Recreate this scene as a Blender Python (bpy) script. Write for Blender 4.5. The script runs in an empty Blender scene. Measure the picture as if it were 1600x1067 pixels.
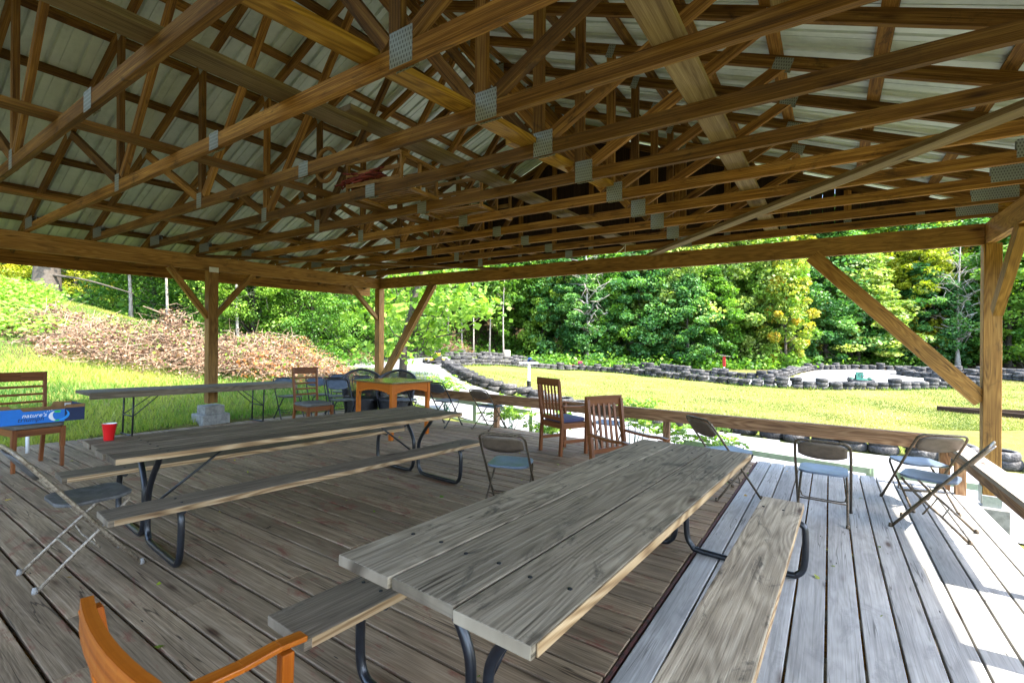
import bpy, math, random
import numpy as np
from mathutils import Vector, Matrix, noise as mnoise
SC = bpy.context.scene
COL = SC.collection
PI = math.pi
random.seed(7)
RNG = np.random.default_rng(11)

# ------------------------------------------------------------------ camera
# World: +X along the gable (to the right), +Y along the ridge (away). The camera stands above the origin.
CA, SA = .831, .5563
H = 1.5
cam_d = bpy.data.cameras.new("camera")
cam = bpy.data.objects.new("camera", cam_d)
COL.objects.link(cam)
cam_d.sensor_width = 36.0
cam_d.lens = 742.0 / 1600.0 * 36.0
cam_d.shift_y = (525 - 533.5) / 1600.0 * -1 * -1
cam_d.clip_start = .02
cam_d.clip_end = 600
fwd = Vector((-SA, CA, 0)); rgt = Vector((CA, SA, 0)); up = Vector((0, 0, 1))
rl = -.0062
r2 = rgt * math.cos(rl) - up * math.sin(rl)
u2 = up * math.cos(rl) + rgt * math.sin(rl)
m = Matrix(((r2.x, u2.x, -fwd.x), (r2.y, u2.y, -fwd.y), (r2.z, u2.z, -fwd.z)))
cam.matrix_world = Matrix.Translation((0, 0, H)) @ m.to_4x4()
SC.camera = cam

# ------------------------------------------------------------------ light
SUN_EL, SUN_AZ = math.radians(53.6), 0.0     # azimuth from +X towards +Y
wd = bpy.data.worlds.new("World"); SC.world = wd; wd.use_nodes = True
nt = wd.node_tree; nt.nodes.clear()
sky = nt.nodes.new("ShaderNodeTexSky"); sky.sky_type = 'NISHITA'; sky.sun_disc = False
sky.sun_elevation = SUN_EL; sky.sun_rotation = PI / 2 - SUN_AZ
sky.air_density = 1.0; sky.dust_density = 1.5; sky.ozone_density = 1.0
bg = nt.nodes.new("ShaderNodeBackground"); bg.inputs[1].default_value = .15
wo = nt.nodes.new("ShaderNodeOutputWorld")
nt.links.new(sky.outputs[0], bg.inputs[0]); nt.links.new(bg.outputs[0], wo.inputs[0])
ld = bpy.data.lights.new("sun", 'SUN'); ld.energy = 2.2; ld.angle = math.radians(.5); ld.color = (1, .95, .86)
sun = bpy.data.objects.new("sun", ld); COL.objects.link(sun)
sd = Vector((math.cos(SUN_EL) * math.cos(SUN_AZ), math.cos(SUN_EL) * math.sin(SUN_AZ), math.sin(SUN_EL)))
sun.rotation_euler = sd.to_track_quat('Z', 'Y').to_euler(); sun.location = (20, 0, 30)
SC.view_settings.view_transform = 'Standard'; SC.view_settings.look = 'None'
SC.view_settings.exposure = 3.28; SC.view_settings.gamma = 1
SC.cycles.use_denoising = True
SC.cycles.max_bounces = 8; SC.cycles.diffuse_bounces = 5; SC.cycles.glossy_bounces = 2
SC.cycles.transmission_bounces = 3; SC.cycles.caustics_reflective = False; SC.cycles.caustics_refractive = False

# ------------------------------------------------------------------ helpers
def node(t, kind, **kw):
    n = t.nodes.new(kind)
    for k, v in kw.items():
        if k.startswith('_'): n.inputs[k[1:].replace('_', ' ')].default_value = v
        else: setattr(n, k, v)
    return n

def newmat(name):
    m_ = bpy.data.materials.new(name); m_.use_nodes = True
    t = m_.node_tree; t.nodes.clear()
    out = t.nodes.new("ShaderNodeOutputMaterial")
    b = t.nodes.new("ShaderNodeBsdfPrincipled")
    t.links.new(b.outputs[0], out.inputs[0])
    return m_, t, b, out

def ramp(t, fac, stops, interp='LINEAR'):
    r = t.nodes.new("ShaderNodeValToRGB"); r.color_ramp.interpolation = interp
    while len(r.color_ramp.elements) < len(stops): r.color_ramp.elements.new(.5)
    for e, (p, c) in zip(r.color_ramp.elements, stops):
        e.position = p; e.color = (*c, 1) if len(c) == 3 else c
    t.links.new(fac, r.inputs[0])
    return r.outputs[0]

def mix(t, fac, a, b, mode='MIX'):
    n = t.nodes.new("ShaderNodeMix"); n.data_type = 'RGBA'; n.blend_type = mode
    for sock, v in ((n.inputs[0], fac), (n.inputs[6], a), (n.inputs[7], b)):
        if hasattr(v, 'is_output') or hasattr(v, 'links'): t.links.new(v, sock)
        elif isinstance(v, (int, float)): sock.default_value = v
        else: sock.default_value = (*v, 1)
    return n.outputs[2]

def noise_tex(t, vec, scale, detail=4, rough=.6, dist=0):
    n = node(t, "ShaderNodeTexNoise"); n.inputs['Scale'].default_value = scale
    n.inputs['Detail'].default_value = detail; n.inputs['Roughness'].default_value = rough
    n.inputs['Distortion'].default_value = dist
    if vec is not None: t.links.new(vec, n.inputs['Vector'])
    return n.outputs[0]

def vmul(t, vec, s):
    n = t.nodes.new("ShaderNodeVectorMath"); n.operation = 'MULTIPLY'
    t.links.new(vec, n.inputs[0]); n.inputs[1].default_value = s
    return n.outputs[0]

def bump(t, b, h, strength=.3, dist=.01):
    n = t.nodes.new("ShaderNodeBump"); n.inputs['Strength'].default_value = strength
    n.inputs['Distance'].default_value = dist
    t.links.new(h, n.inputs['Height']); t.links.new(n.outputs[0], b.inputs['Normal'])

def wood(name, dark, mid, light, rough=.75, grain=1.0, knots=True, stain=None, stain_amt=.5, patch=(.0, 1.0), var=.25, bstr=.35, nails=False, rings=0.0, ct=.15, cracks=0.0):
    """Boards carry a UV in metres (u along the grain) and a random value per board (rnd)."""
    m_, t, b, _ = newmat(name)
    uv = node(t, "ShaderNodeUVMap", uv_map="UVMap").outputs[0]
    g1 = noise_tex(t, vmul(t, uv, (.7, 30 * grain, 1)), 1.0, 6, .68, .35)
    g2 = noise_tex(t, vmul(t, uv, (2.6, 150 * grain, 1)), 1.0, 3, .6)
    g = mix(t, .42, g1, g2)
    if rings:
        n0 = node(t, "ShaderNodeTexNoise"); n0.inputs['Scale'].default_value = 1.0; n0.inputs['Detail'].default_value = 1.5; n0.inputs['Roughness'].default_value = .4
        t.links.new(vmul(t, uv, (.75, 6.5, 1)), n0.inputs['Vector'])
        mm = t.nodes.new("ShaderNodeMath"); mm.operation = 'MULTIPLY'; t.links.new(n0.outputs[0], mm.inputs[0]); mm.inputs[1].default_value = 95
        sn_ = t.nodes.new("ShaderNodeMath"); sn_.operation = 'SINE'; t.links.new(mm.outputs[0], sn_.inputs[0])
        ma = t.nodes.new("ShaderNodeMath"); ma.operation = 'MULTIPLY_ADD'; t.links.new(sn_.outputs[0], ma.inputs[0]); ma.inputs[1].default_value = .22; ma.inputs[2].default_value = .5
        g = mix(t, rings, g, ma.outputs[0])
    col = ramp(t, g, [(.5 - ct, dark), (.5, mid), (.5 + ct, light)])
    at = node(t, "ShaderNodeAttribute", attribute_name="rnd").outputs['Fac']
    br = ramp(t, at, [(0, (1 - var,) * 3), (1, (1 + var,) * 3)])
    col = mix(t, 1.0, col, br, 'MULTIPLY')
    pn = noise_tex(t, vmul(t, uv, (1.1, 3.2, 1)), 1.0, 4, .6, .5)
    col = mix(t, ramp(t, pn, [(.38, (.55,) * 3), (.62, (0, 0, 0))]), col, mix(t, 1.0, col, (.55, .55, .56), 'MULTIPLY'))
    if knots:
        v = node(t, "ShaderNodeTexVoronoi"); t.links.new(vmul(t, uv, (1.3, 5, 1)), v.inputs['Vector']); v.inputs['Scale'].default_value = 1.0
        kf = ramp(t, v.outputs['Distance'], [(.045, (1, 1, 1)), (.10, (.35,) * 3), (.16, (0, 0, 0))])
        col = mix(t, kf, col, mix(t, 1.0, col, (.28, .2, .16), 'MULTIPLY'))
    if cracks:
        cn = noise_tex(t, vmul(t, uv, (.55, 17, 1)), 1.0, 2, .5)
        cf = ramp(t, cn, [(.488, (0, 0, 0)), (.497, (cracks,) * 3), (.503, (cracks,) * 3), (.512, (0, 0, 0))])
        bn = noise_tex(t, vmul(t, uv, (1.3, 3, 1)), 1.0, 2, .5)
        cm_ = t.nodes.new("ShaderNodeMath"); cm_.operation = 'MULTIPLY'; t.links.new(cf, cm_.inputs[0]); t.links.new(ramp(t, bn, [(.5, (0, 0, 0)), (.56, (1, 1, 1))]), cm_.inputs[1])
        col = mix(t, cm_.outputs[0], col, mix(t, 1.0, col, (.2, .18, .16), 'MULTIPLY'))
    if stain:
        sn = noise_tex(t, vmul(t, uv, (2.3, 6, 1)), 1.0, 6, .75, .8)
        sf = ramp(t, sn, [(.55, (0, 0, 0)), (.66, (stain_amt,) * 3)])
        col = mix(t, sf, col, stain)
    if nails:
        w = node(t, "ShaderNodeTexVoronoi"); t.links.new(vmul(t, uv, (2.45, 14.2, 1)), w.inputs['Vector']); w.inputs['Scale'].default_value = 1.0
        w.inputs['Randomness'].default_value = .35
        nf = ramp(t, w.outputs['Distance'], [(.035, (1, 1, 1)), (.055, (0, 0, 0))])
        col = mix(t, nf, col, (.02, .018, .015))
    t.links.new(col, b.inputs['Base Color'])
    b.inputs['Roughness'].default_value = rough
    b.inputs['Specular IOR Level'].default_value = .3
    bump(t, b, g, bstr, .006)
    return m_

def plain(name, c, rough=.5, metal=0, spec=.5, noise_amt=.15, scale=30, c2=None, bstr=0, coat=0):
    m_, t, b, _ = newmat(name)
    tc = node(t, "ShaderNodeTexCoord").outputs['Object']
    n = noise_tex(t, tc, scale, 5, .65)
    c2 = c2 or tuple(x * (1 - noise_amt * 2) for x in c)
    col = ramp(t, n, [(.35, c2), (.6, c)])
    t.links.new(col, b.inputs['Base Color'])
    b.inputs['Roughness'].default_value = rough; b.inputs['Metallic'].default_value = metal
    b.inputs['Specular IOR Level'].default_value = spec; b.inputs['Coat Weight'].default_value = coat
    if bstr: bump(t, b, n, bstr, .01)
    return m_

M = {}
M['truss'] = wood('truss_wood', (.055, .020, .0035), (.20, .088, .015), (.42, .23, .052), .8, 1.0, True, (.012, .007, .004), .6, var=.45, bstr=.3)
M['brace'] = wood('brace_board_wood', (.09, .055, .022), (.20, .135, .06), (.32, .24, .12), .8, var=.25)
M['orange'] = wood('new_pine_brace', (.17, .08, .008), (.36, .185, .022), (.50, .29, .05), .6, var=.1, rings=.35)
M['post'] = wood('post_wood', (.12, .050, .009), (.31, .155, .036), (.47, .27, .08), .65, .7, True, (.05, .025, .008), .5, var=.2, rings=.28, ct=.2, cracks=1.0)
M['rail'] = wood('rail_wood', (.11, .05, .022), (.26, .135, .06), (.40, .24, .12), .7, .8, var=.15, rings=.3)
M['cap'] = wood('rail_cap_wood', (.20, .17, .14), (.34, .29, .24), (.46, .41, .35), .7, .8, var=.1)
M['deckl'] = wood('deck_boards_worn', (.085, .054, .028), (.27, .185, .105), (.46, .335, .21), .8, .8, True, (.20, .05, .03), .7, var=.13, nails=True, bstr=.7, rings=.1, ct=.2, cracks=.9)
M['deckr'] = wood('deck_boards_grey', (.17, .162, .148), (.36, .345, .315), (.51, .49, .455), .75, .8, True, (.20, .195, .185), .5, var=.12, nails=True, bstr=.5, rings=.10, ct=.22, cracks=.7)
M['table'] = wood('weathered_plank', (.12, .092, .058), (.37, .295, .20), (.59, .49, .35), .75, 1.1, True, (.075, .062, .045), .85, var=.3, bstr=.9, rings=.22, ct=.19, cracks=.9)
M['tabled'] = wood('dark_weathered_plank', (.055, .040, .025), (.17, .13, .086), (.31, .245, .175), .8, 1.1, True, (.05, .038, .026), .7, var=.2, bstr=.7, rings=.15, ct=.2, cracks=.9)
M['edge'] = wood('plank_edge', (.16, .085, .035), (.40, .255, .125), (.60, .43, .25), .7, .8, var=.1, rings=.4)
M['chairwood'] = wood('red_brown_chair_wood', (.10, .030, .010), (.19, .062, .018), (.27, .10, .032), .38, .6, False, None, var=.12, bstr=.05)
M['chairorange'] = wood('orange_lacquered_wood', (.34, .075, .006), (.50, .125, .010), (.60, .19, .022), .3, .5, False, None, var=.08, bstr=.03)
M['tabletop'] = plain('card_table_top', (.16, .10, .03), .22, 0, .6, .2, 14)
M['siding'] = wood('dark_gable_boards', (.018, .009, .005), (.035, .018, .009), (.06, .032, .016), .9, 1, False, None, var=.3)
M['plate'] = None
M['tube_black'] = plain('black_pipe', (.012, .014, .018), .32, .0, .6, .2, 20)
M['tube_beige'] = plain('beige_painted_tube', (.34, .28, .20), .45, .2, .5, .25, 60, (.12, .08, .05))
M['tube_brown'] = plain('brown_painted_tube', (.14, .105, .065), .42, .4, .5, .25, 60, (.05, .034, .022))
M['tube_dark'] = plain('charcoal_tube', (.03, .03, .035), .4, .3, .5, .2, 40)
M['seat_blue'] = plain('slate_blue_plastic', (.115, .15, .20), .42, 0, .5, .12, 12, (.085, .11, .15))
M['seat_brown'] = plain('brown_back_plastic', (.13, .095, .065), .5, 0, .5, .15, 20)
M['seat_grey'] = plain('dark_grey_plastic', (.105, .10, .095), .6, 0, .4, .3, 18, (.05, .048, .045))
M['rubber'] = plain('foot_rubber', (.30, .28, .25), .7, 0, .3, .2, 40)
M['cloth'] = plain('grey_seat_cloth', (.16, .16, .15), .95, 0, .1, .2, 200, bstr=.4)
M['concrete'] = plain('concrete', (.30, .29, .26), .9, 0, .2, .2, 14, bstr=.4)
M['cup_red'] = plain('red_cup_plastic', (.62, .01, .012), .3, 0, .5, .05, 5, coat=.2)
M['white'] = plain('white_plastic', (.75, .75, .73), .45, 0, .4, .06, 10)
M['pale_green'] = plain('pale_green_paint', (.42, .50, .36), .7, 0, .3, .15, 6)
M['card_blue'] = plain('printed_blue_card', (.012, .17, .60), .5, 0, .4, .05, 10)
M['card_navy'] = plain('printed_navy_card', (.010, .022, .075), .5, 0, .4, .08, 10)
M['card_lightblue'] = plain('printed_light_blue', (.02, .30, .80), .5, 0, .4, .05, 10)
M['card_brown'] = plain('brown_card', (.30, .165, .07), .85, 0, .2, .15, 14)
M['card_green'] = plain('printed_green', (.05, .50, .08), .5, 0, .4, .05, 10)
M['ink_white'] = plain('printed_white', (.8, .82, .84), .5, 0, .4, .03, 10)
M['wicker'] = plain('dark_wicker', (.022, .022, .025), .5, 0, .5, .3, 90, bstr=.6)
M['red_paint'] = plain('red_paint', (.45, .02, .015), .5, 0, .4, .2, 12)
M['garland'] = plain('dull_red_garland', (.22, .035, .02), .7, 0, .3, .3, 30)
M['yellow_paint'] = plain('yellow_paint', (.62, .42, .03), .5, 0, .4, .2, 12)
M['green_paint'] = plain('dark_green_paint', (.01, .10, .06), .4, 0, .4, .2, 12)
M['blue_paint'] = plain('blue_paint', (.03, .07, .22), .4, 0, .4, .2, 12)
M['pink_paint'] = plain('pink_paint', (.55, .07, .14), .4, 0, .4, .2, 12)
M['black'] = plain('black_matte', (.012, .012, .012), .6, 0, .4, .2, 12)
M['asphalt'] = plain('pale_track', (.215, .212, .21), .9, 0, .2, .08, 1.2, (.165, .162, .16), bstr=.2)
M['steel'] = plain('galvanised_bracket', (.36, .39, .38), .45, .6, .5, .1, 30)
M['net'] = plain('green_net', (.02, .05, .03), .8, 0, .2, .3, 60)

def stripe_cloth():
    m_, t, b, _ = newmat('striped_cushion_cloth')
    tc = node(t, "ShaderNodeTexCoord").outputs['Object']
    w = node(t, "ShaderNodeTexWave"); w.inputs['Scale'].default_value = 9; t.links.new(tc, w.inputs['Vector'])
    t.links.new(ramp(t, w.outputs[0], [(.3, (.03, .035, .07)), (.5, (.16, .16, .22)), (.8, (.05, .05, .11))]), b.inputs['Base Color'])
    b.inputs['Roughness'].default_value = .9
    return m_
M['stripe'] = stripe_cloth()

def plate_mat():
    m_, t, b, _ = newmat('toothed_steel_plate')
    uv = node(t, "ShaderNodeUVMap", uv_map="UVMap").outputs[0]
    c = node(t, "ShaderNodeTexBrick"); c.offset = .5; c.inputs['Scale'].default_value = 1
    c.inputs['Brick Width'].default_value = .020; c.inputs['Row Height'].default_value = .026
    c.inputs['Mortar Size'].default_value = .0062; c.inputs['Mortar Smooth'].default_value = .3
    c.inputs['Color1'].default_value = (.09, .09, .075, 1); c.inputs['Color2'].default_value = (.13, .13, .11, 1)
    c.inputs['Mortar'].default_value = (.27, .29, .26, 1)
    t.links.new(uv, c.inputs['Vector'])
    t.links.new(c.outputs[0], b.inputs['Base Color'])
    b.inputs['Metallic'].default_value = .35; b.inputs['Roughness'].default_value = .5
    bump(t, b, c.outputs[0], .8, .004)
    return m_
M['plate'] = plate_mat()

def metal_roof():
    m_, t, b, _ = newmat('ribbed_metal_underside')
    tc = node(t, "ShaderNodeTexCoord").outputs['Object']
    n = noise_tex(t, vmul(t, tc, (.6, 3.5, .6)), 1.4, 4, .6)
    n2 = noise_tex(t, tc, 9, 5, .7)
    f = mix(t, .35, n, n2)
    t.links.new(ramp(t, f, [(.3, (.40, .46, .45)), (.5, (.60, .67, .65)), (.7, (.72, .78, .76))]), b.inputs['Base Color'])
    b.inputs['Roughness'].default_value = .42; b.inputs['Metallic'].default_value = .15
    return m_
M['roof'] = metal_roof()

def tyre_mat():
    m_, t, b, _ = newmat('sun_bleached_rubber')
    tc = node(t, "ShaderNodeTexCoord").outputs['Object']
    oi = node(t, "ShaderNodeObjectInfo").outputs['Random']
    n = noise_tex(t, tc, 7, 5, .7)
    c = ramp(t, n, [(.35, (.016, .016, .017)), (.58, (.058, .056, .053)), (.74, (.15, .145, .135))])
    c = mix(t, 1.0, c, ramp(t, oi, [(0, (.5, .5, .52)), (1, (1.7, 1.65, 1.6))]), 'MULTIPLY')
    t.links.new(c, b.inputs['Base Color']); b.inputs['Roughness'].default_value = .8
    b.inputs['Specular IOR Level'].default_value = .3
    w = node(t, "ShaderNodeTexVoronoi"); w.inputs['Scale'].default_value = 22; t.links.new(tc, w.inputs['Vector'])
    bump(t, b, w.outputs['Distance'], .6, .02)
    return m_
M['tyre'] = tyre_mat()

def leafmat(name, stops, trans=.35, rough=.5):
    m_, t, b, out = newmat(name)
    at = node(t, "ShaderNodeAttribute", attribute_name="rnd").outputs['Fac']
    c = ramp(t, at, stops)
    t.links.new(c, b.inputs['Base Color']); b.inputs['Roughness'].default_value = rough
    b.inputs['Specular IOR Level'].default_value = .35
    tr = t.nodes.new("ShaderNodeBsdfTranslucent")
    t.links.new(mix(t, 1.0, c, (1.5, 1.7, .7), 'MULTIPLY'), tr.inputs[0])
    mx = t.nodes.new("ShaderNodeMixShader"); mx.inputs[0].default_value = trans
    t.links.new(b.outputs[0], mx.inputs[1]); t.links.new(tr.outputs[0], mx.inputs[2]); t.links.new(mx.outputs[0], out.inputs[0])
    return m_
L = {}
L['green'] = leafmat('maple_leaves', [(0, (.035, .10, .012)), (.5, (.085, .20, .020)), (1, (.22, .36, .04))])
L['light'] = leafmat('light_green_leaves', [(0, (.075, .16, .018)), (.5, (.15, .27, .03)), (1, (.28, .40, .06))])
L['yellow'] = leafmat('yellow_green_leaves', [(0, (.12, .17, .012)), (.5, (.27, .30, .018)), (1, (.46, .40, .03))])
L['dark'] = leafmat('blue_green_leaves', [(0, (.025, .085, .022)), (.5, (.065, .18, .042)), (1, (.19, .33, .075))])
L['sage'] = leafmat('grey_green_leaves', [(0, (.07, .14, .025)), (.5, (.20, .28, .055)), (1, (.44, .48, .13))])
L['autumn'] = leafmat('turning_leaves', [(0, (.10, .19, .02)), (.5, (.26, .30, .035)), (.8, (.46, .34, .03)), (1, (.52, .24, .02))])
L['dry'] = leafmat('dry_leaves', [(0, (.05, .022, .012)), (.4, (.20, .105, .06)), (.75, (.36, .235, .15)), (1, (.42, .15, .035))], .15, .8)
L['lawn'] = leafmat('mown_blades', [(0, (.075, .12, .022)), (.45, (.165, .19, .042)), (.75, (.26, .25, .07)), (1, (.38, .30, .13))], .25, .6)
L['grass'] = leafmat('grass_blades', [(0, (.045, .12, .014)), (.5, (.12, .22, .026)), (1, (.32, .33, .06))], .3, .6)
M['bark'] = plain('grey_bark', (.085, .072, .058), .9, 0, .2, .3, 9, (.06, .047, .036), bstr=.8)
M['barkpale'] = plain('pale_bark', (.36, .33, .28), .85, 0, .2, .2, 6, (.20, .17, .14), bstr=.4)
M['stick'] = plain('dry_sticks', (.34, .25, .17), .85, 0, .2, .3, 5, (.15, .10, .065))

def ground_mat():
    m_, t, b, _ = newmat('lawn_and_bank')
    tc = node(t, "ShaderNodeTexCoord").outputs['Object']
    n1 = noise_tex(t, tc, .35, 5, .6); n2 = noise_tex(t, vmul(t, tc, (1, 1, 1)), 9, 6, .75); n3 = noise_tex(t, tc, 60, 4, .8)
    c = ramp(t, n2, [(.3, (.095, .115, .022)), (.5, (.155, .17, .038)), (.7, (.235, .225, .065))])
    c = mix(t, ramp(t, n1, [(.45, (0, 0, 0)), (.62, (.7,) * 3)]), c, mix(t, .5, c, (.27, .215, .085)))
    c = mix(t, ramp(t, n3, [(.4, (.4,) * 3), (.6, (0, 0, 0))]), c, mix(t, 1.0, c, (.6, .65, .5), 'MULTIPLY'))
    # forest floor: attribute painted per vertex tells where leaf litter lies instead of grass, and paints shade under the deck
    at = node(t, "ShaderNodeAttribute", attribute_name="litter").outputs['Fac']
    litter_and_shade = ramp(t, n2, [(.3, (.035, .026, .014)), (.55, (.08, .06, .032)), (.75, (.15, .115, .065))])
    c = mix(t, at, c, litter_and_shade)
    t.links.new(c, b.inputs['Base Color']); b.inputs['Roughness'].default_value = .95
    b.inputs['Specular IOR Level'].default_value = .1
    bump(t, b, mix(t, .5, n2, n3), .9, .06)
    return m_
M['ground'] = ground_mat()

def smooth_path(p, sub=4):
    p = [Vector(q) for q in p]; out = []
    for i in range(len(p) - 1):
        a, b, c, d = p[max(i - 1, 0)], p[i], p[i + 1], p[min(i + 2, len(p) - 1)]
        for k in range(sub):
            u = k / sub
            out.append(.5 * ((2 * b) + (c - a) * u + (2 * a - 5 * b + 4 * c - d) * u * u + (3 * b - a - 3 * c + d) * u ** 3))
    return out + [p[-1]]
class MB:
    """collects faces; build() links them as one mesh object"""
    def __init__(s): s.v = []; s.f = []; s.uv = []; s.r = []; s.sm = []
    def face(s, pts, uvs, r, smooth=False):
        i = len(s.v); s.v += [tuple(p) for p in pts]; s.f.append(tuple(range(i, i + len(pts)))); s.uv += uvs; s.r.append(r); s.sm.append(smooth)
    def bar(s, a, b, w, h, upv=(0, 0, 1), r=None, shift=0):
        """box along a->b, h measured along upv, w across"""
        a = Vector(a); b = Vector(b); d = (b - a); ln = d.length; d.normalize()
        u = Vector(upv); sd_ = d.cross(u)
        if sd_.length < 1e-4: sd_ = d.cross(Vector((1, 0, 0)))
        sd_.normalize(); u = sd_.cross(d).normalized()
        r = random.random() if r is None else r
        o1, o2 = r * 61.7, r * 37.3
        i = len(s.v)
        for e in (a, b):
            for x, y in ((-1, -1), (1, -1), (1, 1), (-1, 1)):
                s.v.append(tuple(e + sd_ * (x * w / 2) + u * (y * h / 2)))
        per = [0, w, w + h, 2 * w + h, 2 * w + 2 * h]
        for k in range(4):
            j = (k + 1) % 4
            s.f.append((i + k, i + j, i + 4 + j, i + 4 + k)); s.r.append(r); s.sm.append(False)
            v0, v1 = per[k] + o2, per[k + 1] + o2
            s.uv += [(o1, v0), (o1, v1), (o1 + ln, v1), (o1 + ln, v0)]
        for q in ((0, 3, 2, 1), (4, 5, 6, 7)):
            s.f.append(tuple(i + k for k in q)); s.r.append(r); s.sm.append(False)
            s.uv += [(o1, o2), (o1 + .03, o2), (o1 + .03, o2 + h * .25), (o1, o2 + h * .25)]
        return s
    def box(s, c, sz, r=None):
        c = Vector(c); x, y, z = sz
        if x >= y and x >= z: return s.bar(c - Vector((x / 2, 0, 0)), c + Vector((x / 2, 0, 0)), y, z, (0, 0, 1), r)
        if y >= z: return s.bar(c - Vector((0, y / 2, 0)), c + Vector((0, y / 2, 0)), x, z, (0, 0, 1), r)
        return s.bar(c - Vector((0, 0, z / 2)), c + Vector((0, 0, z / 2)), x, y, (0, 1, 0), r)
    def tube(s, pts, rad, n=8, closed=False, r=None):
        pts = [Vector(p) for p in pts]; k = len(pts); r = random.random() if r is None else r
        rads = rad if isinstance(rad, (list, tuple)) else [rad] * k
        i0 = len(s.v); prev = None
        for q in range(k):
            if closed: d = pts[(q + 1) % k] - pts[q - 1]
            else: d = pts[min(q + 1, k - 1)] - pts[max(q - 1, 0)]
            d.normalize()
            if prev is None:
                a = d.cross(Vector((0, 0, 1)))
                if a.length < .05: a = d.cross(Vector((1, 0, 0)))
            else: a = prev - d * prev.dot(d)
            a.normalize(); prev = a; b = d.cross(a)
            for j in range(n):
                an = 2 * PI * j / n
                s.v.append(tuple(pts[q] + (a * math.cos(an) + b * math.sin(an)) * rads[q]))
        for q in range(k if closed else k - 1):
            for j in range(n):
                a0 = i0 + q * n; a1 = i0 + ((q + 1) % k) * n; jj = (j + 1) % n
                s.f.append((a0 + j, a0 + jj, a1 + jj, a1 + j)); s.r.append(r); s.sm.append(True)
                s.uv += [(q * .1, j / n), (q * .1, (j + 1) / n), (q * .1 + .1, (j + 1) / n), (q * .1 + .1, j / n)]
        if not closed:
            for base, rev in ((i0, True), (i0 + (k - 1) * n, False)):
                f = [base + j for j in range(n)]
                s.f.append(tuple(reversed(f) if rev else f)); s.r.append(r); s.sm.append(False); s.uv += [(0, 0)] * n
        return s
    def lathe(s, prof, n=24, c=(0, 0, 0), r=.5, smooth=True):
        i0 = len(s.v); c = Vector(c)
        for (rad, z) in prof:
            for j in range(n):
                a = 2 * PI * j / n; s.v.append((c.x + rad * math.cos(a), c.y + rad * math.sin(a), c.z + z))
        for q in range(len(prof) - 1):
            for j in range(n):
                jj = (j + 1) % n; a0 = i0 + q * n; a1 = a0 + n
                s.f.append((a0 + j, a0 + jj, a1 + jj, a1 + j)); s.r.append(r); s.sm.append(smooth); s.uv += [(0, 0)] * 4
        return s
    def slab(s, outline, z0, z1, r=.5, curve=None, smooth=False):
        """closed outline (x,y) extruded; curve(x,y)->dz bends it"""
        n = len(outline); i = len(s.v); cv = curve or (lambda x, y: 0)
        cx = sum(p[0] for p in outline) / n; cy = sum(p[1] for p in outline) / n
        for z in (z0, z1):
            for (x, y) in outline: s.v.append((x, y, z + cv(x, y)))
            for (x, y) in outline: s.v.append((cx + (x - cx) * .6, cy + (y - cy) * .6, z + cv(cx + (x - cx) * .6, cy + (y - cy) * .6)))
            s.v.append((cx, cy, z + cv(cx, cy)))
        m2 = 2 * n + 1
        for k in range(n):
            j = (k + 1) % n
            for fc in ((i + k, i + j, i + m2 + j, i + m2 + k), (i + j, i + k, i + n + k, i + n + j), (i + n + j, i + n + k, i + 2 * n),
                       (i + m2 + k, i + m2 + j, i + m2 + n + j, i + m2 + n + k), (i + m2 + n + k, i + m2 + n + j, i + m2 + 2 * n)):
                s.f.append(fc); s.r.append(r); s.sm.append(smooth); s.uv += [(s.v[q][0], s.v[q][1]) for q in fc]
        return s
    def xf(s, mat):
        s.v = [tuple(mat @ Vector(p)) for p in s.v]; return s
    def mesh(s, name, mt):
        me = bpy.data.meshes.new(name); me.from_pydata(s.v, [], s.f)
        ul = me.uv_layers.new(name="UVMap"); ul.data.foreach_set('uv', np.array(s.uv, dtype=np.float32).ravel())
        a = me.attributes.new('rnd', 'FLOAT', 'FACE'); a.data.foreach_set('value', np.array(s.r, dtype=np.float32))
        me.polygons.foreach_set('use_smooth', s.sm)
        me.materials.append(mt); me.update(); return me
    def build(s, name, mt, parent=None, bevel=0, label=None):
        o = bpy.data.objects.new(name, s.mesh(name, mt)); COL.objects.link(o)
        if parent is not None: o.parent = parent
        if bevel:
            b = o.modifiers.new('bevel', 'BEVEL'); b.width = bevel; b.segments = 2; b.limit_method = 'ANGLE'; b.angle_limit = math.radians(40)
        if label: o['label'] = label
        return o

def tag(o, label=None, cat=None, group=None, kind=None):
    for k, v in (('label', label), ('category', cat), ('group', group), ('kind', kind)):
        if v: o[k] = v
    return o
def thing(name, label, cat, loc=(0, 0, 0), rot=None, group=None, scale=None):
    o = bpy.data.objects.new(name, None); COL.objects.link(o); o.empty_display_size = .2
    o.location = loc
    if rot is not None: o.rotation_euler = rot
    if scale is not None: o.scale = scale
    return tag(o, label, cat, group)
KIDS = {}
def children(o):
    return [c for c in COL.objects if c.parent == o]
def copy_tree(o, loc, rot, label, scale=None, group=None):
    if o.name not in KIDS:
        KIDS[o.name] = [(c, children(c)) for c in children(o)]
    r = o.copy(); COL.objects.link(r); r.location = loc; r.rotation_euler = rot
    if scale is not None: r.scale = scale
    r['label'] = label
    if group: r['group'] = group
    for c, g in KIDS[o.name]:
        c2 = c.copy(); COL.objects.link(c2); c2.parent = r
        for d in g:
            d2 = d.copy(); COL.objects.link(d2); d2.parent = c2
    return r

# the deck falls away gently towards the gable: DS metres per metre of Y
DS = .03
TILT = Matrix.Rotation(-math.atan(DS), 4, 'X')
def dloc(x, y, z=0): return (x, y, z - DS * y)
def drot(a): return (TILT @ Matrix.Rotation(a, 4, 'Z')).to_euler()

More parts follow.
